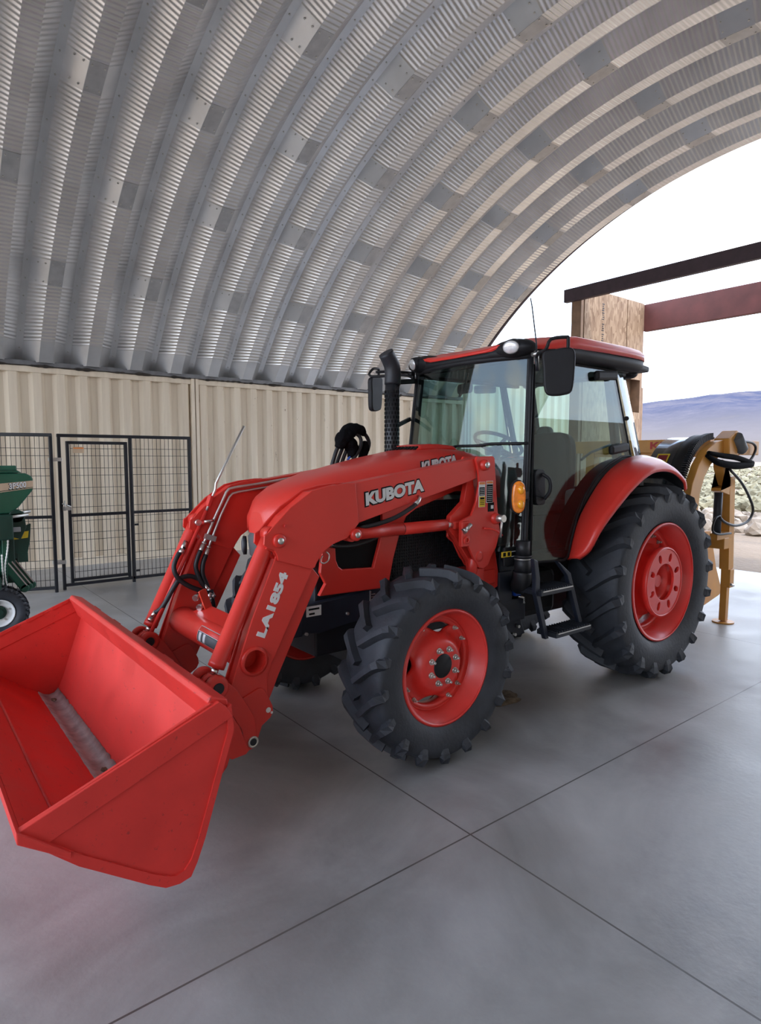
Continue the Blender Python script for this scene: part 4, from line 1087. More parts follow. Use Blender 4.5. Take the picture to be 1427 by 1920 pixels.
endp = [(-1.045, 0.60), (-1.022, 0.596), (-1.005, 0.575), (-0.965, 0.487), (-0.962, 0.455), (-0.978, 0.425), (-1.03, 0.392), (-1.052, 0.335), (-1.075, 0.285), (-1.13, 0.275), (-1.20, 0.40), (-1.16, 0.56)]
for mir in (False, True):
    mb = MB(); hole = circ2(-1.064, 0.748, 0.060, 28)
    mb.prism(boom, 0.362, 0.455)
    mb.prism(lower, 0.362, 0.375, holes=[hole]); mb.prism(lower, 0.445, 0.458, holes=[circ2(-1.064, 0.748, 0.060, 28)])
    mb.prism(flange, 0.392, 0.440)
    mb.prism([(-0.91, 1.28), (-1.09, 0.90), (-1.19, 0.60), (-1.13, 0.40), (-1.10, 0.42), (-1.155, 0.60), (-1.06, 0.90), (-0.88, 1.27)], 0.37, 0.45)
    mb.prism([(-0.71, 1.20), (-0.925, 0.80), (-0.99, 0.62), (-1.02, 0.62), (-0.955, 0.80), (-0.74, 1.20)], 0.37, 0.45)
    arm = obj('loader_arm', mb, RED, trac, mir, bevel=0.004)
    mb = MB(); mb.prism(knee, 0.346, 0.360); mb.prism(knee, 0.457, 0.471); obj('knee_plate', mb, RED, arm, mir, bevel=0.004)
    mb = MB(); mb.prism([(-0.985, 1.335), (-0.94, 1.315), (-0.915, 1.27), (-0.70, 1.215), (-0.64, 1.295), (-0.50, 1.36), (-0.50, 1.66), (-0.70, 1.625), (-0.88, 1.50), (-0.96, 1.41)], 0.362, 0.455); obj('knee_web', mb, RED, arm, mir)
    mb = MB(); mb.prism(endp, 0.352, 0.366); mb.prism(endp, 0.452, 0.468); ep = obj('end_plate', mb, RED, arm, mir, bevel=0.003)
    for x, z, r in ((-0.992, 0.470, 0.0145), (-0.972, 0.452, 0.007)):
        mb = MB(); pin(mb, x, z, 0.3515, 0.349, r); obj('plate_hole', mb, PAPER, arm, mir)
    mb = MB(); mb.lathe([(0, 0.062), (0, 0.078), (0.02, 0.078), (0.02, 0.062)], (-1.064, 0.350, 0.748), 32, closed=True); obj('tube_collar', mb, RED, arm, mir)
    for x, z, r in ((-0.918, 1.376, 0.021), (-0.418, 1.370, 0.020)):
        mb = MB(); mb.lathe([(-0.020, r * 0.8), (-0.020, r * 1.55), (-0.012, r * 1.8), (0.01, r * 1.8)], (x, 0.345, z), 28); bs = obj('pin_boss', mb, RED, arm, mir)
        mb = MB(); mb.lathe([(-0.030, 0.0005), (-0.030, r * 0.75), (-0.026, r * 0.85), (-0.01, r * 0.85)], (x, 0.345, z), 24); obj('pin_head', mb, ZINC, arm, mir)
    mb = MB(); pin(mb, -0.878, 1.452, 0.352, 0.334, 0.010, 12); obj('grease_stub', mb, REDB, arm, mir)
    # tilt cylinder
    a, e = Vector((-0.935, 0.41, 1.405)), Vector((-1.256, 0.41, 0.742)); d = (e - a).normalized()
    mb = MB(); mb.loft_circ([(a + d * 0.03, 0.040), (a + d * 0.09, 0.0405), (a + d * 0.10, 0.043), (e - d * 0.03, 0.043), (e - d * 0.028, 0.045), (e, 0.044)], 28); mb.cyl((a.x, 0.372, a.z), (a.x, 0.448, a.z), 0.042, 24)
    tc_ = obj('tilt_cylinder', mb, RED, trac, mir)
    pn = Vector((-1.290, 0.41, 0.668))
    mb = MB(); mb.cyl(e - d * 0.01, pn + (e - pn) * 0.35, 0.019, 20); obj('cylinder_rod', mb, CHROME, tc_, mir)
    mb = MB(); mb.cyl(pn + (e - pn) * 0.55, pn, 0.030, 16); mb.cyl((pn.x, 0.385, pn.z), (pn.x, 0.435, pn.z), 0.044, 24); obj('rod_eye', mb, RED, tc_, mir)
    # curved link between rod end and bucket pivot
    lev = smooth2([(-1.338, 0.700), (-1.318, 0.722), (-1.290, 0.730), (-1.262, 0.712), (-1.208, 0.660), (-1.166, 0.605), (-1.105, 0.500), (-1.083, 0.442), (-1.080, 0.361), (-1.076, 0.322), (-1.098, 0.302), (-1.130, 0.308), (-1.150, 0.345), (-1.160, 0.414), (-1.186, 0.458), (-1.226, 0.530), (-1.255, 0.580), (-1.315, 0.640), (-1.338, 0.668)], 3)
    mb = MB(); mb.prism(lev, 0.318, 0.338); mb.prism(lev, 0.480, 0.500); lk = obj('bucket_link', mb, RED, trac, mir, bevel=0.004)
    for y in (0.326, 0.492):
        mb = MB(); mb.lathe([(-0.024, 0.030), (-0.024, 0.052), (-0.014, 0.060), (0.016, 0.062), (0.022, 0.030)], (pn.x, y, pn.z), 28, closed=True); obj('link_boss', mb, RED, lk, mir)
    mb = MB(); pin(mb, pn.x, pn.z, 0.298, 0.51, 0.028); obj('rod_pin', mb, DARK, lk, mir)
    mb = MB(); mb.lathe([(0, 0.018), (-0.004, 0.022), (-0.004, 0.030), (0.01, 0.031)], (-1.101, 0.314, 0.337), 28); obj('pivot_bush', mb, ZINC, lk, mir)
    mb = MB(); pin(mb, -1.101, 0.337, 0.311, 0.50, 0.0185); obj('pivot_pin', mb, DARK, lk, mir)
    # lift cylinder
    mb = MB(); mb.loft_circ([((-0.40, 0.405, 1.369), 0.030), ((-0.385, 0.405, 1.369), 0.038), ((-0.02, 0.405, 1.371), 0.038)], 28); mb.loft_circ([((-0.014, 0.405, 1.371), 0.038), ((0.355, 0.405, 1.373), 0.038), ((0.36, 0.405, 1.373), 0.033)], 28); mb.cyl((-0.425, 0.37, 1.369), (-0.425, 0.44, 1.369), 0.042, 24)
    lc = obj('lift_cylinder', mb, RED, trac, mir)
    mb = MB(); mb.cyl((-0.021, 0.405, 1.371), (-0.013, 0.405, 1.371), 0.036, 28); obj('cylinder_ring', mb, DARK, lc, mir)
    mb = MB(); mb.cyl((0.35, 0.405, 1.373), (0.43, 0.405, 1.368), 0.021, 20); obj('cylinder_rod', mb, CHROME, lc, mir)
    mb = MB(); mb.box((0.455, 0.405, 1.366), (0.09, 0.06, 0.06)); obj('rod_eye', mb, RED, lc, mir, bevel=0.015)
    # mast
    mo = [(0.575, 1.800), (0.590, 1.822), (0.745, 1.826), (0.762, 1.812), (0.785, 1.60), (0.806, 1.42), (0.828, 1.30), (0.79, 1.19), (0.745, 1.135), (0.71, 1.07), (0.665, 1.055), (0.622, 1.065), (0.598, 1.10),
          (0.572, 1.125), (0.505, 1.235), (0.462, 1.262), (0.445, 1.28), (0.450, 1.40), (0.485, 1.415), (0.54, 1.43), (0.585, 1.52), (0.612, 1.64), (0.606, 1.70), (0.590, 1.76)]
    mb = MB(); mb.prism(mo, 0.342, 0.362); mb.prism(mo, 0.470, 0.490); ms = obj('loader_mast', mb, RED, trac, mir, bevel=0.005)
    base = [(0.40, 1.43), (0.52, 1.52), (0.56, 1.70), (0.60, 1.72), (0.66, 1.40), (0.80, 1.32), (0.845, 1.15), (0.885, 0.97), (0.93, 0.93), (0.88, 0.90), (0.80, 0.87), (0.62, 0.95), (0.58, 1.10), (0.45, 1.27), (0.38, 1.34)]
    mb = MB(); mb.prism(base, 0.395, 0.44); mb.box((0.72, 0.50, 0.98), (0.22, 0.24, 0.10)); obj('mast_base', mb, RED, ms, mir, bevel=0.006)
    mb = MB(); mb.cyl((0.605, 0.385, 1.13), (0.595, 0.385, 1.02), 0.036, 20); mb.box((0.64, 0.38, 0.98), (0.10, 0.05, 0.16)); obj('latch_hook', mb, RED, ms, mir, bevel=0.01)
    for x, z, r, m_ in ((0.655, 1.765, 0.022, ZINC), (0.620, 1.145, 0.022, RED)):
        mb = MB(); mb.lathe([(-0.032 if m_ is ZINC else -0.008, r * 0.9), (-0.032 if m_ is ZINC else -0.008, r * 1.5), (0, r * 1.8), (0.01, r * 1.8)], (x, 0.345, z), 28); obj('pin_boss', mb, RED, ms, mir)
        if m_ is ZINC: mb = MB(); mb.lathe([(-0.040, 0.0005), (-0.040, r * 0.8), (-0.034, r * 0.95), (-0.02, r * 0.95)], (x, 0.345, z), 24); obj('pin_head', mb, ZINC, ms, mir)
    mb = MB(); mb.lathe([(-0.03, 0.018), (-0.03, 0.034), (0, 0.042), (0.005, 0.042)], (0.775, 0.345, 1.395), 28); obj('lock_boss', mb, RED, ms, mir)
    mb = MB(); mb.cyl((0.775, 0.345, 1.395), (0.775, 0.262, 1.40), 0.025, 24); mb.cyl((0.775, 0.278, 1.42), (0.755, 0.275, 1.27), 0.008, 10); obj('lock_pin', mb, ZINC, ms, mir)
    mb = MB(); mb.tube([(0.655, 0.335, 1.335), (0.70, 0.31, 1.33), (0.745, 0.30, 1.315), (0.80, 0.30, 1.28)], 0.008, 8, sub=3); obj('lock_handle', mb, RED, ms, mir)
    mb = MB(); mb.box((0.475, 0.345, 1.31), (0.075, 0.036, 0.17)); mb.lathe([(0, 0.013), (0, 0.028), (0.012, 0.028), (0.012, 0.013)], (0.478, 0.318, 1.27), 20, closed=True); obj('rod_bracket', mb, RED, ms, mir, bevel=0.02)
    mb = MB(); mb.tube([(0.455, 0.315, 1.335), (0.50, 0.31, 1.375)], 0.014, 12); mb.cyl((0.44, 0.32, 1.33), (0.46, 0.318, 1.34), 0.02, 12); obj('rod_pin', mb, ZINC, ms, mir)
    if not mir: MAST, ARM = ms, arm
# mast labels
Yl = 0.3405
def lab(name, x, z, w, h, m_, parent, dy=0.0, label=None):
    q = MB(); q.box((x, Yl - dy, z), (w, 0.0025, h)); return obj(name, q, m_, parent, label=label)
l1 = lab('warning_label', 0.636, 1.567, 0.062, 0.172, PAPER, MAST, label='tall warning label, orange, white, black and yellow')
lab('label_band', 0.636, 1.643, 0.056, 0.016, ORANGEL, MAST, .001); lab('label_print', 0.636, 1.588, 0.052, 0.055, BLACKP, MAST, .001); lab('label_yellow', 0.637, 1.518, 0.056, 0.070, YELLOW, MAST, .001)
for i in range(3): lab('label_print', 0.637, 1.500 + 0.012 * i, 0.042, 0.004, BLACKP, MAST, .002)
lab('label_print', 0.637, 1.540, 0.040, 0.013, BLACKP, MAST, .002)
l2 = lab('warning_label', 0.712, 1.583, 0.066, 0.150, PAPER, MAST, label='black warning label with an orange band'); lab('label_print', 0.712, 1.573, 0.060, 0.122, BLACKP, MAST, .001); lab('label_band', 0.712, 1.647, 0.060, 0.016, ORANGEL, MAST, .001)
for i in range(8): lab('label_print', 0.712, 1.525 + 0.013 * i, 0.048, 0.003, PAPER, MAST, .002)
for i in range(4): lab('label_print', 0.636, 1.568 + 0.012 * i, 0.042, 0.003, PAPER, MAST, .002)
l3 = lab('warning_label', 0.728, 1.478, 0.060, 0.062, BLACKP, MAST, label='small square black label'); lab('label_print', 0.738, 1.478, 0.024, 0.024, PAPER, MAST, .002)
# lettering on the near arm
n_ = Vector((1, 0, 0.165)).normalized(); v_ = Vector((-0.06, 0, 1))
text_obj('arm_lettering', 'KUBOTA', BLACKP, ARM, (-0.105, 0.3610, 1.608), n_, v_, 0.094, 0.480, off=0.085, th=0.0015)
text_obj('arm_lettering', 'KUBOTA', SILVER, ARM, (-0.105, 0.3595, 1.608), n_, v_, 0.078, 0.462, off=0.055, th=0.0015)
u_ = Vector((0.152, 0, 0.332)).normalized(); w_ = Vector((-u_.z, 0, u_.x))
text_obj('model_lettering', 'LA1854', PAPER, ARM, (-0.952, 0.3605, 1.036), u_, w_, 0.054, 0.360, off=0.055, th=0.0015)

# cross tube, label, coupler bracket
mb = MB(); mb.lathe([(0.36, 0.060), (0.36, 0.070), (2 * YC - 0.36, 0.070), (2 * YC - 0.36, 0.060)], (-1.064, 0, 0.748), 40, closed=True)
mb2 = mb; mb2.lathe([(0.46, 0.085), (2 * YC - 0.46, 0.085)], (-1.064, 0, 0.765), 40)
ct = obj('cross_tube', mb, RED, trac)
mb = MB(); mb.box((-1.02, 0.92, 0.845), (0.16, 0.60, 0.03), Matrix.Rotation(radians(-14), 3, 'Y')); obj('tube_cover', mb, RED, ct, bevel=0.01)
def tube_patch(y0, y1, t0, t1, r, m_, name, label=None):
    q = MB(); rows = []
    for j in range(7):
        t = radians(t0 + (t1 - t0) * j / 6)
        rows.append([(-1.064 + r * cos(t), y0, 0.765 + r * sin(t)), (-1.064 + r * cos(t), y1, 0.765 + r * sin(t))])
    back = [[(-1.064 + (r - .003) * cos(radians(t0 + (t1 - t0) * j / 6)), yy, 0.765 + (r - .003) * sin(radians(t0 + (t1 - t0) * j / 6))) for yy in (y0, y1)] for j in range(7)]
    q.loft([[a, b2, d2, c2] for (a, b2), (c2, d2) in zip(rows, back)]); return obj(name, q, m_, ct, label=label)
tube_patch(0.64, 0.92, 128, 192, 0.0868, PAPER, 'warning_label', 'white-edged grey warning label on the cross tube')
tube_patch(0.645, 0.915, 131, 150, 0.0876, RED, 'label_band'); tube_patch(0.645, 0.915, 152, 189, 0.0876, GREYP, 'label_field')
tube_patch(0.865, 0.895, 154, 187, 0.0884, PAPER, 'label_print'); tube_patch(0.805, 0.835, 154, 187, 0.0884, PAPER, 'label_print')
mb = MB(); mb.plate((-0.985, 1.17, 0.905), (0.3, -0.1, -1), (0.9, 0.4, 0.2), rrect(0.17, 0.06, 0.01), 0.010); cb = obj('coupler_bracket', mb, ORANGEV, trac)
for c_ in ((-1.035, 1.20, 0.939), (-1.019, 1.18, 0.879)):
    mb = MB(); c_ = Vector(c_); d = Vector((0.8, 0.55, 0.12)).normalized(); mb.loft_circ([(c_ - d * 0.02, 0.020), (c_ + d * 0.028, 0.020), (c_ + d * 0.03, 0.015), (c_ + d * 0.06, 0.014)], 16); obj('quick_coupler', mb, CHROME, cb)

# hydraulics on the far arm
def vv(l): return [Vector(p) for p in l]
pipe1 = vv([(0.45, 1.355, 1.765), (-0.051, 1.345, 1.70), (-0.537, 1.345, 1.633), (-0.690, 1.345, 1.616), (-0.735, 1.345, 1.606), (-0.756, 1.345, 1.585), (-0.788, 1.345, 1.522), (-0.85, 1.345, 1.404), (-0.895, 1.345, 1.309), (-0.941, 1.345, 1.215)])
pipe2 = vv([(0.45, 1.355, 1.72), (-0.216, 1.345, 1.638), (-0.538, 1.345, 1.601), (-0.670, 1.345, 1.584), (-0.712, 1.345, 1.574), (-0.735, 1.345, 1.552), (-0.797, 1.345, 1.436), (-0.867, 1.345, 1.279), (-0.906, 1.345, 1.184)])
mb = MB(); mb.tube(pipe1, 0.0095, 10); mb.tube(pipe2, 0.0085, 10)
for a_, e_ in ((pipe1[-2], pipe1[-1]), (pipe2[-2], pipe2[-1])):
    d = (e_ - a_).normalized(); mb.cyl(e_ - d * 0.055, e_ - d * 0.045, 0.017, 6); mb.cyl(e_ - d * 0.04, e_ + d * 0.03, 0.014, 12)
hp = obj('hydraulic_pipes', mb, ZINC, trac)
mb = MB(); mb.beam((-0.915, 1.335, 1.305), (-0.845, 1.335, 1.280), 0.03, 0.035); obj('pipe_clamp', mb, ZINC, hp)
mb = MB()
for pts in ([(-0.947, 1.335, 1.213), (-0.972, 1.33, 1.164), (-0.984, 1.33, 1.104), (-0.952, 1.33, 1.01), (-0.917, 1.33, 0.963)], [(-0.912, 1.335, 1.182), (-0.935, 1.33, 1.126), (-0.94, 1.33, 1.057), (-0.916, 1.33, 0.991), (-0.899, 1.33, 0.94)],
            [(-1.048, 1.36, 1.24), (-1.094, 1.35, 1.19), (-1.124, 1.34, 1.119), (-1.102, 1.33, 1.048), (-1.03, 1.33, 0.988), (-0.946, 1.33, 0.946)], [(-0.948, 1.34, 1.018), (-1.018, 1.34, 1.051), (-1.081, 1.34, 1.044), (-1.13, 1.34, 0.989), (-1.194, 1.36, 0.875), (-1.235, 1.38, 0.834)]):
    mb.tube(pts, 0.0155, 10, sub=5)
hs = obj('hydraulic_hoses', mb, HOSE, trac)
for a_, e_ in (((-0.93, 1.33, 0.985), (-0.895, 1.32, 0.935)), ((-0.91, 1.325, 0.96), (-0.885, 1.31, 0.915)), ((-1.028, 1.375, 1.275), (-1.062, 1.355, 1.225)), ((-1.228, 1.39, 0.845), (-1.255, 1.40, 0.80)), ((-0.895, 1.32, 0.94), (-0.915, 1.29, 0.90))):
    mb = MB(); mb.cyl(a_, e_, 0.0145, 10); mb.cyl(Vector(e_), Vector(e_) + (Vector(e_) - Vector(a_)) * 0.4, 0.019, 6); obj('hose_fitting', mb, CHROME, hs)
mb = MB(); mb.cyl((-0.895, 1.34, 0.935), (-0.875, 1.34, 0.80), 0.028, 14); mb.box((-0.905, 1.33, 0.90), (0.05, 0.06, 0.10)); obj('valve_block', mb, DARK, hs)
# level rod: red tube, bright sliding rod
mb = MB(); mb.cyl((-1.285, 1.36, 0.695), (-0.893, 1.355, 1.468), 0.0125, 14); lr = obj('level_rod', mb, REDB, trac)
mb = MB(); mb.tube([(-0.893, 1.355, 1.468), (-0.862, 1.355, 1.536), (-0.828, 1.355, 1.605), (-0.823, 1.355, 1.647), (-0.614, 1.355, 2.027)], 0.0085, 10); obj('pointer', mb, ZINC, lr, label='bright bent pointer rod rising above the arm')
mb = MB(); mb.box((-0.866, 1.37, 1.53), (0.022, 0.05, 0.075), Matrix.Rotation(radians(20), 3, 'Y')); obj('rod_guide', mb, REDB, lr, bevel=0.004)
mb = MB(); mb.cyl((-0.932, 1.34, 1.39), (-0.90, 1.34, 1.40), 0.012, 10); obj('rod_guide', mb, REDB, lr, bevel=0.004)
mb = MB(); mb.cyl((-0.955, 1.335, 1.395), (-0.955, 1.37, 1.395), 0.020, 14); mb.cyl((-0.925, 1.32, 1.40), (-0.86, 1.315, 1.405), 0.010, 10); obj('rod_bolt', mb, CHROME, lr)
# hoses on the near arm
mb = MB(); mb.tube([(0.056, 0.335, 1.545), (0.02, 0.325, 1.525), (-0.015, 0.325, 1.506), (-0.133, 0.33, 1.455), (-0.256, 0.36, 1.419), (-0.35, 0.40, 1.405)], 0.0135, 10, sub=4); nh = obj('arm_hose', mb, HOSE, trac)
mb = MB(); mb.tube([(0.075, 0.36, 1.575), (0.074, 0.34, 1.562), (0.056, 0.335, 1.545), (0.022, 0.326, 1.527)], [0.010, 0.012, 0.0145, 0.016], 10); obj('hose_fitting', mb, CHROME, nh)
mb = MB(); mb.tube([(-0.54, 0.47, 1.310), (-0.454, 0.47, 1.292), (-0.346, 0.47, 1.288), (-0.204, 0.47, 1.313), (-0.10, 0.47, 1.36)], 0.0135, 10, sub=4); nh = obj('arm_hose', mb, HOSE, trac)
mb = MB(); mb.tube([(-0.60, 0.45, 1.325), (-0.575, 0.462, 1.312), (-0.54, 0.47, 1.310), (-0.50, 0.47, 1.300)], [0.010, 0.011, 0.0145, 0.016], 10); obj('hose_fitting', mb, CHROME, nh)
mb = MB(); mb.tube([(-0.61, 0.40, 1.26), (-0.625, 0.40, 1.23), (-0.60, 0.40, 1.215), (-0.57, 0.40, 1.23), (-0.565, 0.40, 1.26), (-0.585, 0.40, 1.28)], 0.004, 8, sub=3); obj('wire_ring', mb, ZINC, nh)
mb = MB(); mb.tube([(-1.11, 0.47, 1.03), (-1.15, 0.475, 0.95), (-1.175, 0.47, 0.88)], 0.014, 10, sub=3); nh = obj('arm_hose', mb, HOSE, trac)
mb = MB(); mb.tube([(-1.172, 0.47, 0.89), (-1.19, 0.46, 0.82), (-1.205, 0.44, 0.77)], 0.016, 10); obj('hose_fitting', mb, CHROME, nh)
mb = MB(); mb.cyl((-0.895, 0.40, 1.28), (-1.02, 0.40, 0.98), 0.012, 12); obj('near_level_rod', mb, REDB, trac)

# hoses bundled under a black cloth on the far side of the hood
mb = MB()
mb.tube([(0.150, 1.45, 1.72), (0.175, 1.45, 1.80), (0.212, 1.45, 1.888), (0.275, 1.45, 1.965), (0.391, 1.45, 2.038), (0.47, 1.45, 2.008), (0.517, 1.45, 1.934), (0.483, 1.45, 1.849), (0.42, 1.45, 1.79)], 0.016, 10, sub=4)
mb.tube([(0.29, 1.40, 1.76), (0.33, 1.40, 1.81), (0.393, 1.40, 1.90), (0.395, 1.40, 1.97), (0.36, 1.42, 2.01)], 0.015, 10, sub=4)
for dx in (0.03, 0.075): mb.tube([(0.17 + dx, 1.47, 1.72), (0.20 + dx, 1.47, 1.80), (0.24 + dx, 1.46, 1.90)], 0.015, 10, sub=3)
hb = obj('hose_bundle', mb, HOSE, trac)
mb = MB()
mb.tube([(0.215, 1.43, 1.885), (0.250, 1.43, 1.965), (0.32, 1.43, 2.025), (0.41, 1.43, 2.035), (0.46, 1.43, 1.99)], [0.035, 0.062, 0.060, 0.045, 0.02], 16, sub=5)
mb.tube([(0.275, 1.43, 1.97), (0.32, 1.43, 1.92), (0.34, 1.43, 1.87), (0.31, 1.43, 1.815)], [0.045, 0.058, 0.048, 0.02], 16, sub=5); mb.tube([(0.475, 1.44, 1.95), (0.465, 1.44, 1.88), (0.44, 1.44, 1.80)], [0.02, 0.040, 0.03], 12, sub=4)
cl = obj('hose_cover', mb, CLOTH, hb, label='black cloth sleeve over the hoses')
tx = bpy.data.textures.new('crumple', 'CLOUDS'); tx.noise_scale = 0.05
sb = cl.modifiers.new('sub', 'SUBSURF'); sb.levels = 1; sb.render_levels = 1
dm = cl.modifiers.new('crumple', 'DISPLACE'); dm.texture = tx; dm.strength = 0.03; dm.texture_coords = 'LOCAL'
mb = MB(); mb.tube([(0.285, 1.42, 1.80), (0.31, 1.42, 1.825), (0.34, 1.42, 1.83)], 0.009, 8); obj('hose_tie', mb, BLUE, hb)

# ---------------------------------------------------------------- bucket
BY0, BY1 = -0.288, 2.122
inner = [(-2.245, 0.578), (-2.06, 0.420), (-1.82, 0.246), (-1.76, 0.212), (-1.735, 0.203), (-1.70, 0.211), (-1.672, 0.243), (-1.640, 0.32), (-1.508, 0.72), (-1.515, 0.815)]
outer = [(-1.492, 0.825), (-1.483, 0.72), (-1.614, 0.31), (-1.648, 0.225), (-1.675, 0.175), (-1.72, 0.165), (-1.775, 0.172), (-1.835, 0.210), (-2.075, 0.385), (-2.25, 0.548)]
mb = MB(); mb.prism(inner + outer, BY0, BY1)
bk = obj('bucket', mb, REDB, trac, label='wide red loader bucket, tipped slightly forward')
sidep = [(-2.245, 0.580), (-1.575, 0.848), (-1.512, 0.822)] + outer[1:]
def lineoff(p, q, d):
    dx, dz = q[0] - p[0], q[1] - p[1]; L = hypot(dx, dz); return (-dz / L * d, dx / L * d)
for mir in (False, True):
    mb = MB(); mb.prism(sidep, BY0 + 0.008, BY0 + 0.024); sd = obj('side_plate', mb, REDB, bk, mir, bevel=0.003)
    p, q = (-2.255, 0.577), (-1.545, 0.850); ox, oz = lineoff(p, q, -0.080)
    mb = MB(); mb.prism([p, q, (-1.515, 0.822), (q[0] + ox + 0.03, q[1] + oz), (p[0] + ox + 0.05, p[1] + oz)], BY0 - 0.003, BY0 + 0.030); obj('side_edge_plate', mb, REDB, bk, mir, bevel=0.003)
    for q_ in range(4 if mir else 0):
        mb = MB(); t_ = 0.12 + 0.24 * q_; x_, z_ = -2.25 + 0.66 * t_, 0.578 + 0.262 * t_
        mb.beam((x_, BY0 + 0.034, z_ - 0.004), (x_ + 0.10, BY0 + 0.034, z_ + 0.036), 0.008, 0.02); obj('weld_bead', mb, REDB, bk, mir)
mb = MB(); mb.prism([(-1.585, 0.848), (-1.570, 0.872), (-1.500, 0.846), (-1.492, 0.80), (-1.505, 0.71), (-1.535, 0.72)], BY0 + 0.018, BY1 - 0.018); obj('top_flange', mb, REDB, bk, bevel=0.008)
for k in range(5):
    mb = MB(); y_ = 0.0 + 0.44 * k; mb.box((-1.488, y_, 0.826), (0.008, 0.14, 0.018), Matrix.Rotation(radians(20), 3, 'Y')); obj('flange_gusset', mb, REDB, bk, bevel=0.006)
mb = MB(); mb.prism([(-2.262, 0.590), (-2.11, 0.462), (-2.10, 0.455), (-2.10, 0.430), (-2.262, 0.545)], BY0 - 0.02, BY1 + 0.02); obj('cutting_edge', mb, REDB, bk, bevel=0.005)
mb = MB(); mb.tube([(-2.098, BY0 + 0.02, 0.455), (-2.098, BY1 - 0.02, 0.455)], 0.008, 8); obj('weld_bead', mb, REDB, bk)
mb = MB(); rows = []
random.seed(3)
strip = [(-1.81, 0.2420), (-1.770, 0.2190), (-1.735, 0.2080), (-1.704, 0.2155), (-1.680, 0.243)]
for i in range(81):
    y = BY0 + 0.03 + (BY1 - BY0 - 0.06) * i / 80
    j0, j1 = noise.noise(Vector((y * 22, 0, 0))) * 0.008, noise.noise(Vector((y * 22, 5, 0))) * 0.005
    rows.append([(strip[0][0] + j0 + 0.01, y, strip[0][1] - j0 * 0.65)] + [(a, y, z) for a, z in strip[1:-1]] + [(strip[-1][0] + j1, y, strip[-1][1] + j1 * 2.1)] + [(a, y, z - 0.012) for a, z in reversed(strip)])
mb.loft(rows); obj('worn_strip', mb, WORN, bk, label='bare scuffed strip along the bucket heel')
for (x_, y_, z_) in ((-1.728, 0.40, 0.215), (-1.73, 0.75, 0.212), (-1.735, 1.95, 0.214)):
    mb = MB(); blob(mb, (x_, y_, z_), 0.016, 2, 0.8, x_ * 31 + y_, (1, 1.6, .5)); obj('dirt_clod', mb, SOIL, bk)
brk = [(-1.43, 0.72), (-1.36, 0.64), (-1.30, 0.60), (-1.243, 0.548), (-1.217, 0.502), (-1.186, 0.45), (-1.173, 0.411), (-1.155, 0.355), (-1.135, 0.312), (-1.155, 0.295), (-1.231, 0.290), (-1.244, 0.300), (-1.258, 0.262), (-1.300, 0.215), (-1.40, 0.205), (-1.42, 0.18), (-1.60, 0.19), (-1.59, 0.34)]
for y in (0.30, 0.512, 2 * YC - 0.512, 2 * YC - 0.30):
    mb = MB(); mb.prism(brk, y - 0.009, y + 0.009); obj('bucket_bracket', mb, RED, bk, bevel=0.003)

# ================================================================== YELLOW IMPLEMENT BEHIND THE TRACTOR
im = thing('rear_implement', (4.70, 0.47, 0), 'mustard-yellow implement with a curved black hood standing behind the rear wheel', 'implement')
PX, PY = 4.66, 0.466
mb = MB(); mb.beam((4.72, PY, 0.60), (4.66, PY, 1.62), 0.10, 0.12); mb.prism([(4.62, 1.60), (4.50, 1.78), (4.40, 1.80), (4.42, 1.70), (4.55, 1.52), (4.60, 1.52), (4.40, 1.50), (4.38, 1.47), (4.60, 1.42)], PY - 0.05, PY + 0.05)
post = obj('upright_post', mb, IMPL, im, bevel=0.006)
mb = MB(); mb.beam((4.70, PY, 0.02), (4.715, PY, 0.62), 0.07, 0.07); mb.box((4.71, PY - 0.02, 0.50), (0.10, 0.10, 0.20)); obj('stand_leg', mb, IMPL, post, bevel=0.004)
mb = MB(); mb.cyl((4.70, PY, 0.0), (4.70, PY, 0.014), 0.11, 28); obj('foot_pad', mb, IMPL, post)
mb = MB(); mb.cyl((4.665, PY - 0.075, 0.44), (4.74, PY - 0.075, 0.42), 0.014, 10); obj('lock_pin', mb, ZINC, post)
# curved side frame: arc from the rear axle height over the hood
arc = [(3.72, 1.20), (3.735, 1.40), (3.78, 1.56), (3.90, 1.75), (4.07, 1.90), (4.28, 1.985), (4.50, 2.02), (4.85, 2.03)]
arci = [(4.82, 1.82), (4.50, 1.84), (4.32, 1.82), (4.16, 1.75), (4.03, 1.62), (3.95, 1.46), (3.91, 1.20)]
mb = MB(); mb.prism(smooth2(arc[:-1], 1) + [arc[-1]] + arci, PY - 0.04, PY + 0.04); obj('curved_frame', mb, IMPL, im, bevel=0.006)
# black hood: rolled sheet across the implement
mb = MB(); cx, cz = 4.36, 1.42; rows = []
for i in range(25):
    t = radians(195 - 110 * i / 24); rows.append([(cx + 0.62 * cos(t), PY + 0.05, cz + 0.62 * sin(t)), (cx + 0.62 * cos(t), PY + 0.47, cz + 0.62 * sin(t)), (cx + 0.60 * cos(t), PY + 0.47, cz + 0.60 * sin(t)), (cx + 0.60 * cos(t), PY + 0.05, cz + 0.60 * sin(t))])
mb.loft(rows); hoodb = obj('curved_hood', mb, mat('glossy_black_sheet', (0.012, 0.013, 0.017), 0.18, coat=0.4), im)
mb = MB(); rows = []
for i in range(25):
    t = radians(195 - 108 * i / 24); rows.append([(cx + r * cos(t), y, cz + r * sin(t)) for r, y in ((0.645, PY + 0.07), (0.645, PY + 0.20), (0.60, PY + 0.20), (0.60, PY + 0.07))])
mb.loft(rows); obj('hood_rib', mb, PLASTIC, hoodb)
mb = MB()
for i in range(46):
    t = radians(192 - 100 * i / 45); mb.beam((cx + 0.59 * cos(t), PY + 0.055, cz + 0.59 * sin(t)), (cx + 0.66 * cos(t), PY + 0.055, cz + 0.66 * sin(t)), 0.05, 0.012)
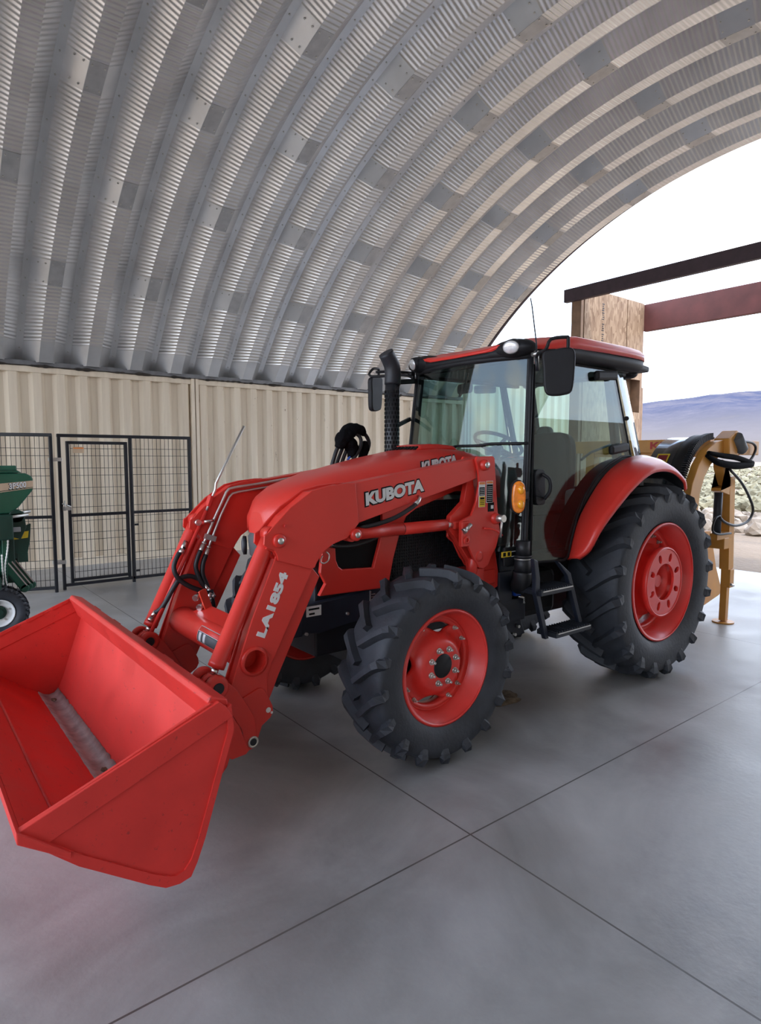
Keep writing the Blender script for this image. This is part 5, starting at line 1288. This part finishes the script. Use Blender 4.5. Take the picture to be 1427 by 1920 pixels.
obj('toothed_edge', mb, DARK, hoodb)['kind'] = 'stuff'
t = radians(141); mb = MB(); lc_ = Vector((cx + 0.625 * cos(t), PY + 0.33, cz + 0.625 * sin(t))); uu = Vector((0, -1, 0)); v2 = Vector((sin(t), 0, -cos(t))) * -1
v2 = Vector((-sin(t), 0, cos(t))); v2 = -v2 if v2.z < 0 else v2
mb.plate(lc_, uu, v2, rrect(0.13, 0.12, 0.004), 0.004); yl = obj('caution_label', mb, YELLOW, hoodb, label='yellow label with a dark red mark')
nn_ = Vector((cos(t), 0, sin(t)))
mb = MB(); mb.plate(lc_ + nn_ * 0.003, uu, v2, [(-0.05, -0.04), (-0.05, 0.04), (0.05, 0.04), (0.05, -0.04), (0.02, -0.02), (0, -0.04), (-0.02, -0.01)], 0.004); obj('label_print', mb, mat('dark_red_print', (0.25, 0.012, 0.02), 0.5), hoodb)
mb = MB(); mb.box((4.75, 1.55, 1.955), (0.16, 1.75, 0.155)); mb.box((4.75, 1.52, 1.855), (0.10, 1.60, 0.05)); tb = obj('top_beam', mb, IMPL, im, bevel=0.006)
text_obj('beam_lettering', 'KIN', mat('red_letter', (0.45, 0.015, 0.012), 0.5), tb, (4.667, 1.22, 1.965), (0, -1, 0), (0, 0, 1), 0.085, 0.30, off=0.02, th=0.002)
mb = MB(); mb.box((4.75, 2.20, 1.0), (0.12, 0.12, 1.95)); obj('upright_post', mb, IMPL, im, bevel=0.006)
# near end: head, motor, hoses
mb = MB(); mb.prism([(4.42, 2.02), (4.60, 2.11), (4.68, 2.08), (4.62, 1.84), (4.44, 1.84)], PY - 0.10, PY + 0.06); mb.box((5.05, PY, 1.93), (0.50, 0.10, 0.16)); obj('beam_head', mb, IMPL, im, bevel=0.01)
mb = MB(); mb.loft_circ([((4.56, PY - 0.11, 2.045), 0.058), ((4.70, PY - 0.11, 1.91), 0.064), ((4.72, PY - 0.11, 1.885), 0.040)], 20); mt = obj('hydraulic_motor', mb, GREYP, im)
mb = MB()
mb.tube([(4.66, 0.37, 1.99), (4.803, 0.38, 1.997), (5.038, 0.38, 1.978), (5.116, 0.38, 1.914), (5.003, 0.38, 1.801), (4.806, 0.38, 1.738)], 0.014, 10, sub=5); obj('hydraulic_hose', mb, HOSE, im)
mb = MB(); mb.tube([(4.484, 0.38, 1.70), (4.787, 0.38, 1.553), (5.027, 0.38, 1.369), (5.128, 0.38, 1.227), (5.001, 0.38, 1.114), (4.706, 0.38, 1.085), (4.442, 0.38, 1.136), (4.30, 0.38, 1.20)], 0.014, 10, sub=5); obj('hydraulic_hose', mb, HOSE, im)
mb = MB(); mb.tube([(4.334, 0.39, 1.21), (4.238, 0.39, 1.193), (4.184, 0.39, 1.124), (4.191, 0.39, 1.057), (4.316, 0.385, 1.019), (4.60, 0.385, 1.008)], 0.011, 10, sub=5); obj('hydraulic_hose', mb, HOSE, im)
mb = MB(); mb.tube([(4.02, PY - 0.06, 1.84), (4.22, PY - 0.09, 1.77), (4.60, PY - 0.10, 1.735), (4.98, PY - 0.10, 1.745)], [0.02, 0.035, 0.04, 0.035], 12, sub=5); obj('hose_sleeve', mb, CLOTH, im)
mb = MB(); mb.tube([(4.05, PY - 0.06, 1.87), (4.30, PY - 0.09, 1.84), (4.60, PY - 0.10, 1.82), (5.00, PY - 0.10, 1.76)], [0.02, 0.028, 0.03, 0.03], 12, sub=5); obj('hose_sleeve', mb, CLOTH, im)
mb = MB(); mb.cyl((4.37, 0.43, 1.455), (4.36, 0.43, 1.02), 0.042, 20); obj('hydraulic_cylinder', mb, DARK, im, label='black upright hydraulic cylinder')
mb = MB(); mb.box((4.50, PY - 0.02, 0.985), (0.34, 0.08, 0.07)); obj('cylinder_foot', mb, IMPL, im, bevel=0.004)
mb = MB(); mb.prism([(4.55, 1.00), (4.93, 0.98), (5.10, 0.55), (5.28, 0.24), (5.22, 0.19), (4.75, 0.10), (4.45, 0.12)], 0.74, 0.78); mb.box((4.55, 1.1, 0.55), (0.06, 0.7, 0.5)); obj('side_plate', mb, IMPL, im, bevel=0.006)
mb = MB(); mb.box((4.10, 1.10, 0.95), (0.9, 0.12, 0.12)); mb.box((4.55, 1.2, 0.9), (0.12, 1.6, 0.12)); obj('hitch_frame', mb, IMPL, im, bevel=0.006)

# ================================================================== GREEN SEED DRILL
dr = thing('seed_drill', (-1.75, 5.3, 0), 'dark green seed drill with a tan stripe at the left edge of the shed', 'drill')
DX = -1.80
cs = [(-1.40, 1.66), (-1.345, 1.63), (-1.331, 1.60), (-1.335, 1.486), (-1.47, 1.314), (-1.55, 1.25), (2 * DX + 1.55, 1.25), (2 * DX + 1.47, 1.314), (2 * DX + 1.335, 1.486), (2 * DX + 1.331, 1.60), (2 * DX + 1.40, 1.66)]
mb = MB(); mb.prism(cs, 4.80, 6.25); hop = obj('hopper', mb, GREEN, dr, bevel=0.012)
mb = MB(); mb.prism([(-1.43, 1.665), (-1.52, 1.72), (-1.60, 1.735), (2 * DX + 1.60, 1.735), (2 * DX + 1.52, 1.72), (2 * DX + 1.43, 1.665)], 4.79, 6.26); mb.box((DX + 0.02, 4.80, 1.715), (0.60, 0.06, 0.05)); obj('hopper_lid', mb, GREEN, hop, bevel=0.012)
mb = MB(); mb.prism([(-1.335, 1.583), (-1.335, 1.505), (-1.75, 1.452), (-2.2, 1.40), (-2.2, 1.53), (-1.75, 1.548)], 4.794, 4.80); obj('tan_stripe', mb, TAN, hop, label='tan stripe')
mb = MB(); mb.prism([(-1.336, 1.517), (-1.336, 1.511), (-2.2, 1.41), (-2.2, 1.417)], 4.792, 4.796); obj('stripe_line', mb, DGREEN, hop)
text_obj('hopper_lettering', '3P500', BLACKP, hop, (-1.478, 4.7915, 1.534), (1, 0, 0.12), (0, 0, 1), 0.068, 0.162, off=0.03, th=0.001)
text_obj('hopper_lettering', '3P500', PAPER, hop, (-1.475, 4.790, 1.536), (1, 0, 0.12), (0, 0, 1), 0.060, 0.155, off=0.012, th=0.001)
mb = MB(); mb.box((-1.80, 5.4, 1.12), (0.5, 1.5, 0.25)); mb.box((-1.62, 5.0, 0.85), (0.20, 0.30, 0.65)); mb.box((-1.78, 5.2, 0.62), (0.12, 1.8, 0.12)); dfr = obj('drill_frame', mb, DGREEN, dr, bevel=0.01)
mb = MB(); mb.cyl((-1.75, 4.72, 1.20), (-1.40, 4.74, 1.235), 0.016, 12); mb.cyl((-1.50, 4.95, 1.24), (-1.34, 5.0, 1.25), 0.016, 12); obj('drive_shaft', mb, ZINC, dfr)
mb = MB(); mb.cyl((-1.50, 4.78, 1.22), (-1.50, 4.86, 1.22), 0.07, 20); mb.prism([(-1.56, 1.25), (-1.43, 1.26), (-1.415, 1.10), (-1.47, 0.98), (-1.58, 1.02)], 4.78, 4.84); mb.prism([(-1.36, 1.13), (-1.375, 0.95), (-1.415, 0.76), (-1.60, 0.78), (-1.66, 1.00)], 4.86, 4.92); mb.box((-1.45, 4.93, 0.78), (0.10, 0.15, 0.10)); sg = obj('side_gusset', mb, DGREEN, dr, bevel=0.006)
mb = MB(); mb.prism([(-1.555, 0.970), (-1.395, 0.985), (-1.385, 1.055), (-1.485, 1.045)], 4.852, 4.86); obj('yellow_decal', mb, YELLOW, sg, label='slanted yellow decal')
mb = MB(); mb.box((-1.60, 4.855, 0.985), (0.055, 0.006, 0.065)); obj('white_decal', mb, PAPER, sg)
mb = MB(); mb.box((-1.52, 4.77, 1.085), (0.10, 0.02, 0.05)); obj('grey_block', mb, LTGREY, sg, bevel=0.006)
mb = MB(); mb.prism([(-1.64, 1.10), (-1.58, 1.12), (-1.61, 0.55), (-1.66, 0.50)], 4.75, 4.80); mb.prism([(-2.0, 1.20), (-1.66, 1.22), (-1.64, 0.60), (-2.0, 0.50)], 4.83, 4.90); obj('end_panel', mb, GREEN, dr, bevel=0.006)
mb = MB(); pts = [(-1.615 + 0.02 * sin(i * 0.15), 4.73, 1.15 - 0.016 * i) for i in range(42)]
mb.tube(pts, [0.010 if i % 2 else 0.006 for i in range(42)], 8); pts = [(-1.655, 4.725, 0.85 - 0.016 * i) for i in range(26)]; mb.tube(pts, [0.010 if i % 2 else 0.006 for i in range(26)], 8); obj('drive_chain', mb, ZINC, dr)
for i, y in enumerate((4.78, 4.86, 4.94)):
    mb = MB(); x0 = -1.63 + 0.045 * i; mb.beam((x0, y, 0.74), (x0 + 0.17, y, 0.47), 0.04, 0.08); mb.cyl((x0 + 0.17, y - 0.02, 0.47), (x0 + 0.17, y + 0.02, 0.47), 0.045, 16); obj('opener_arm', mb, GREEN, dr, bevel=0.01)
    mb = MB(); mb.beam((x0 + 0.03, y - 0.025, 0.75), (x0 + 0.19, y - 0.025, 0.50), 0.006, 0.012); obj('arm_edge_rod', mb, ZINC, dr)
mb = MB(); mb.tube([(-1.40, 5.2, 0.42), (-1.34, 5.2, 0.45), (-1.31, 5.2, 0.42), (-1.36, 5.2, 0.39)], 0.006, 8, sub=3); obj('wire_clip', mb, ZINC, dr)
# ground wheel with chevron block tread
wc = (-1.712, 4.62, 0.270)
mb = MB(); mb.lathe([(0.0, 0.136), (-0.012, 0.138), (-0.010, 0.129), (0.02, 0.118), (0.05, 0.115), (0.055, 0.07), (0.06, 0.065), (0.075, 0.07), (0.075, 0.118), (0.15, 0.118), (0.20, 0.136), (0.19, 0.138), (0.14, 0.124)], wc, 48, closed=True); wr = obj('drill_wheel', mb, WHITE, dr, label='small white wheel with a knobbly black tire')
mb = MB(); mb.lathe([(0.01, 0.135), (-0.030, 0.165), (-0.038, 0.21), (-0.020, 0.246), (0.01, 0.258), (0.18, 0.258), (0.21, 0.246), (0.225, 0.21), (0.215, 0.175), (0.18, 0.135)], wc, 64, closed=True)
for i in range(30):
    for s in (0, 1, 2, 3):
        th = 2 * pi * (i + 0.5 * (s % 2)) / 30; yy = wc[1] + (-0.018, 0.045, 0.12, 0.20)[s]; rr = 0.262 if s in (1, 2) else 0.248
        R_ = Matrix.Rotation(-th, 3, 'Y') @ Matrix.Rotation(0.6 if s % 2 else -0.6, 3, 'X')
        mb.box((wc[0] + rr * cos(th), yy, wc[2] + rr * sin(th)), (0.022, 0.058, 0.020), R_)
obj('tire', mb, RUBBER, wr)
mb = MB(); mb.cyl((wc[0], wc[1] + 0.03, wc[2]), (wc[0], wc[1] + 0.10, wc[2]), 0.068, 20); mb.cyl((wc[0], wc[1] - 0.0, wc[2]), (wc[0], wc[1] + 0.05, wc[2]), 0.035, 16); mb.beam((wc[0], wc[1] + 0.16, wc[2]), (-1.76, 4.95, 0.66), 0.06, 0.10); obj('hub', mb, DGREEN, wr)
for i in range(5):
    th = 2 * pi * i / 5 + 0.3; mb = MB(); mb.cyl((wc[0] + 0.095 * cos(th), wc[1] + 0.050, wc[2] + 0.095 * sin(th)), (wc[0] + 0.095 * cos(th), wc[1] + 0.035, wc[2] + 0.095 * sin(th)), 0.010, 6); obj('wheel_nut', mb, ZINC, wr)

# dirt and crumbs on the slab
mb = MB(); rows = []
for i in range(28):
    a = 2 * pi * i / 28; r = 0.15 + 0.05 * noise.noise(Vector((cos(a) * 2, sin(a) * 2, 3)))
    rows.append((1.03 + r * 1.2 * cos(a), 0.52 + r * sin(a)))
mb.loft([[(x, y, 0.001) for x, y in rows], [(1.03 + (x - 1.03) * 0.6, 0.52 + (y - 0.52) * 0.6, 0.012) for x, y in rows]]); o = obj('dirt_patch', mb, SOIL); o['kind'] = 'stuff'; tag(o, 'brown scatter of dry soil on the slab behind the front wheel', 'dirt')
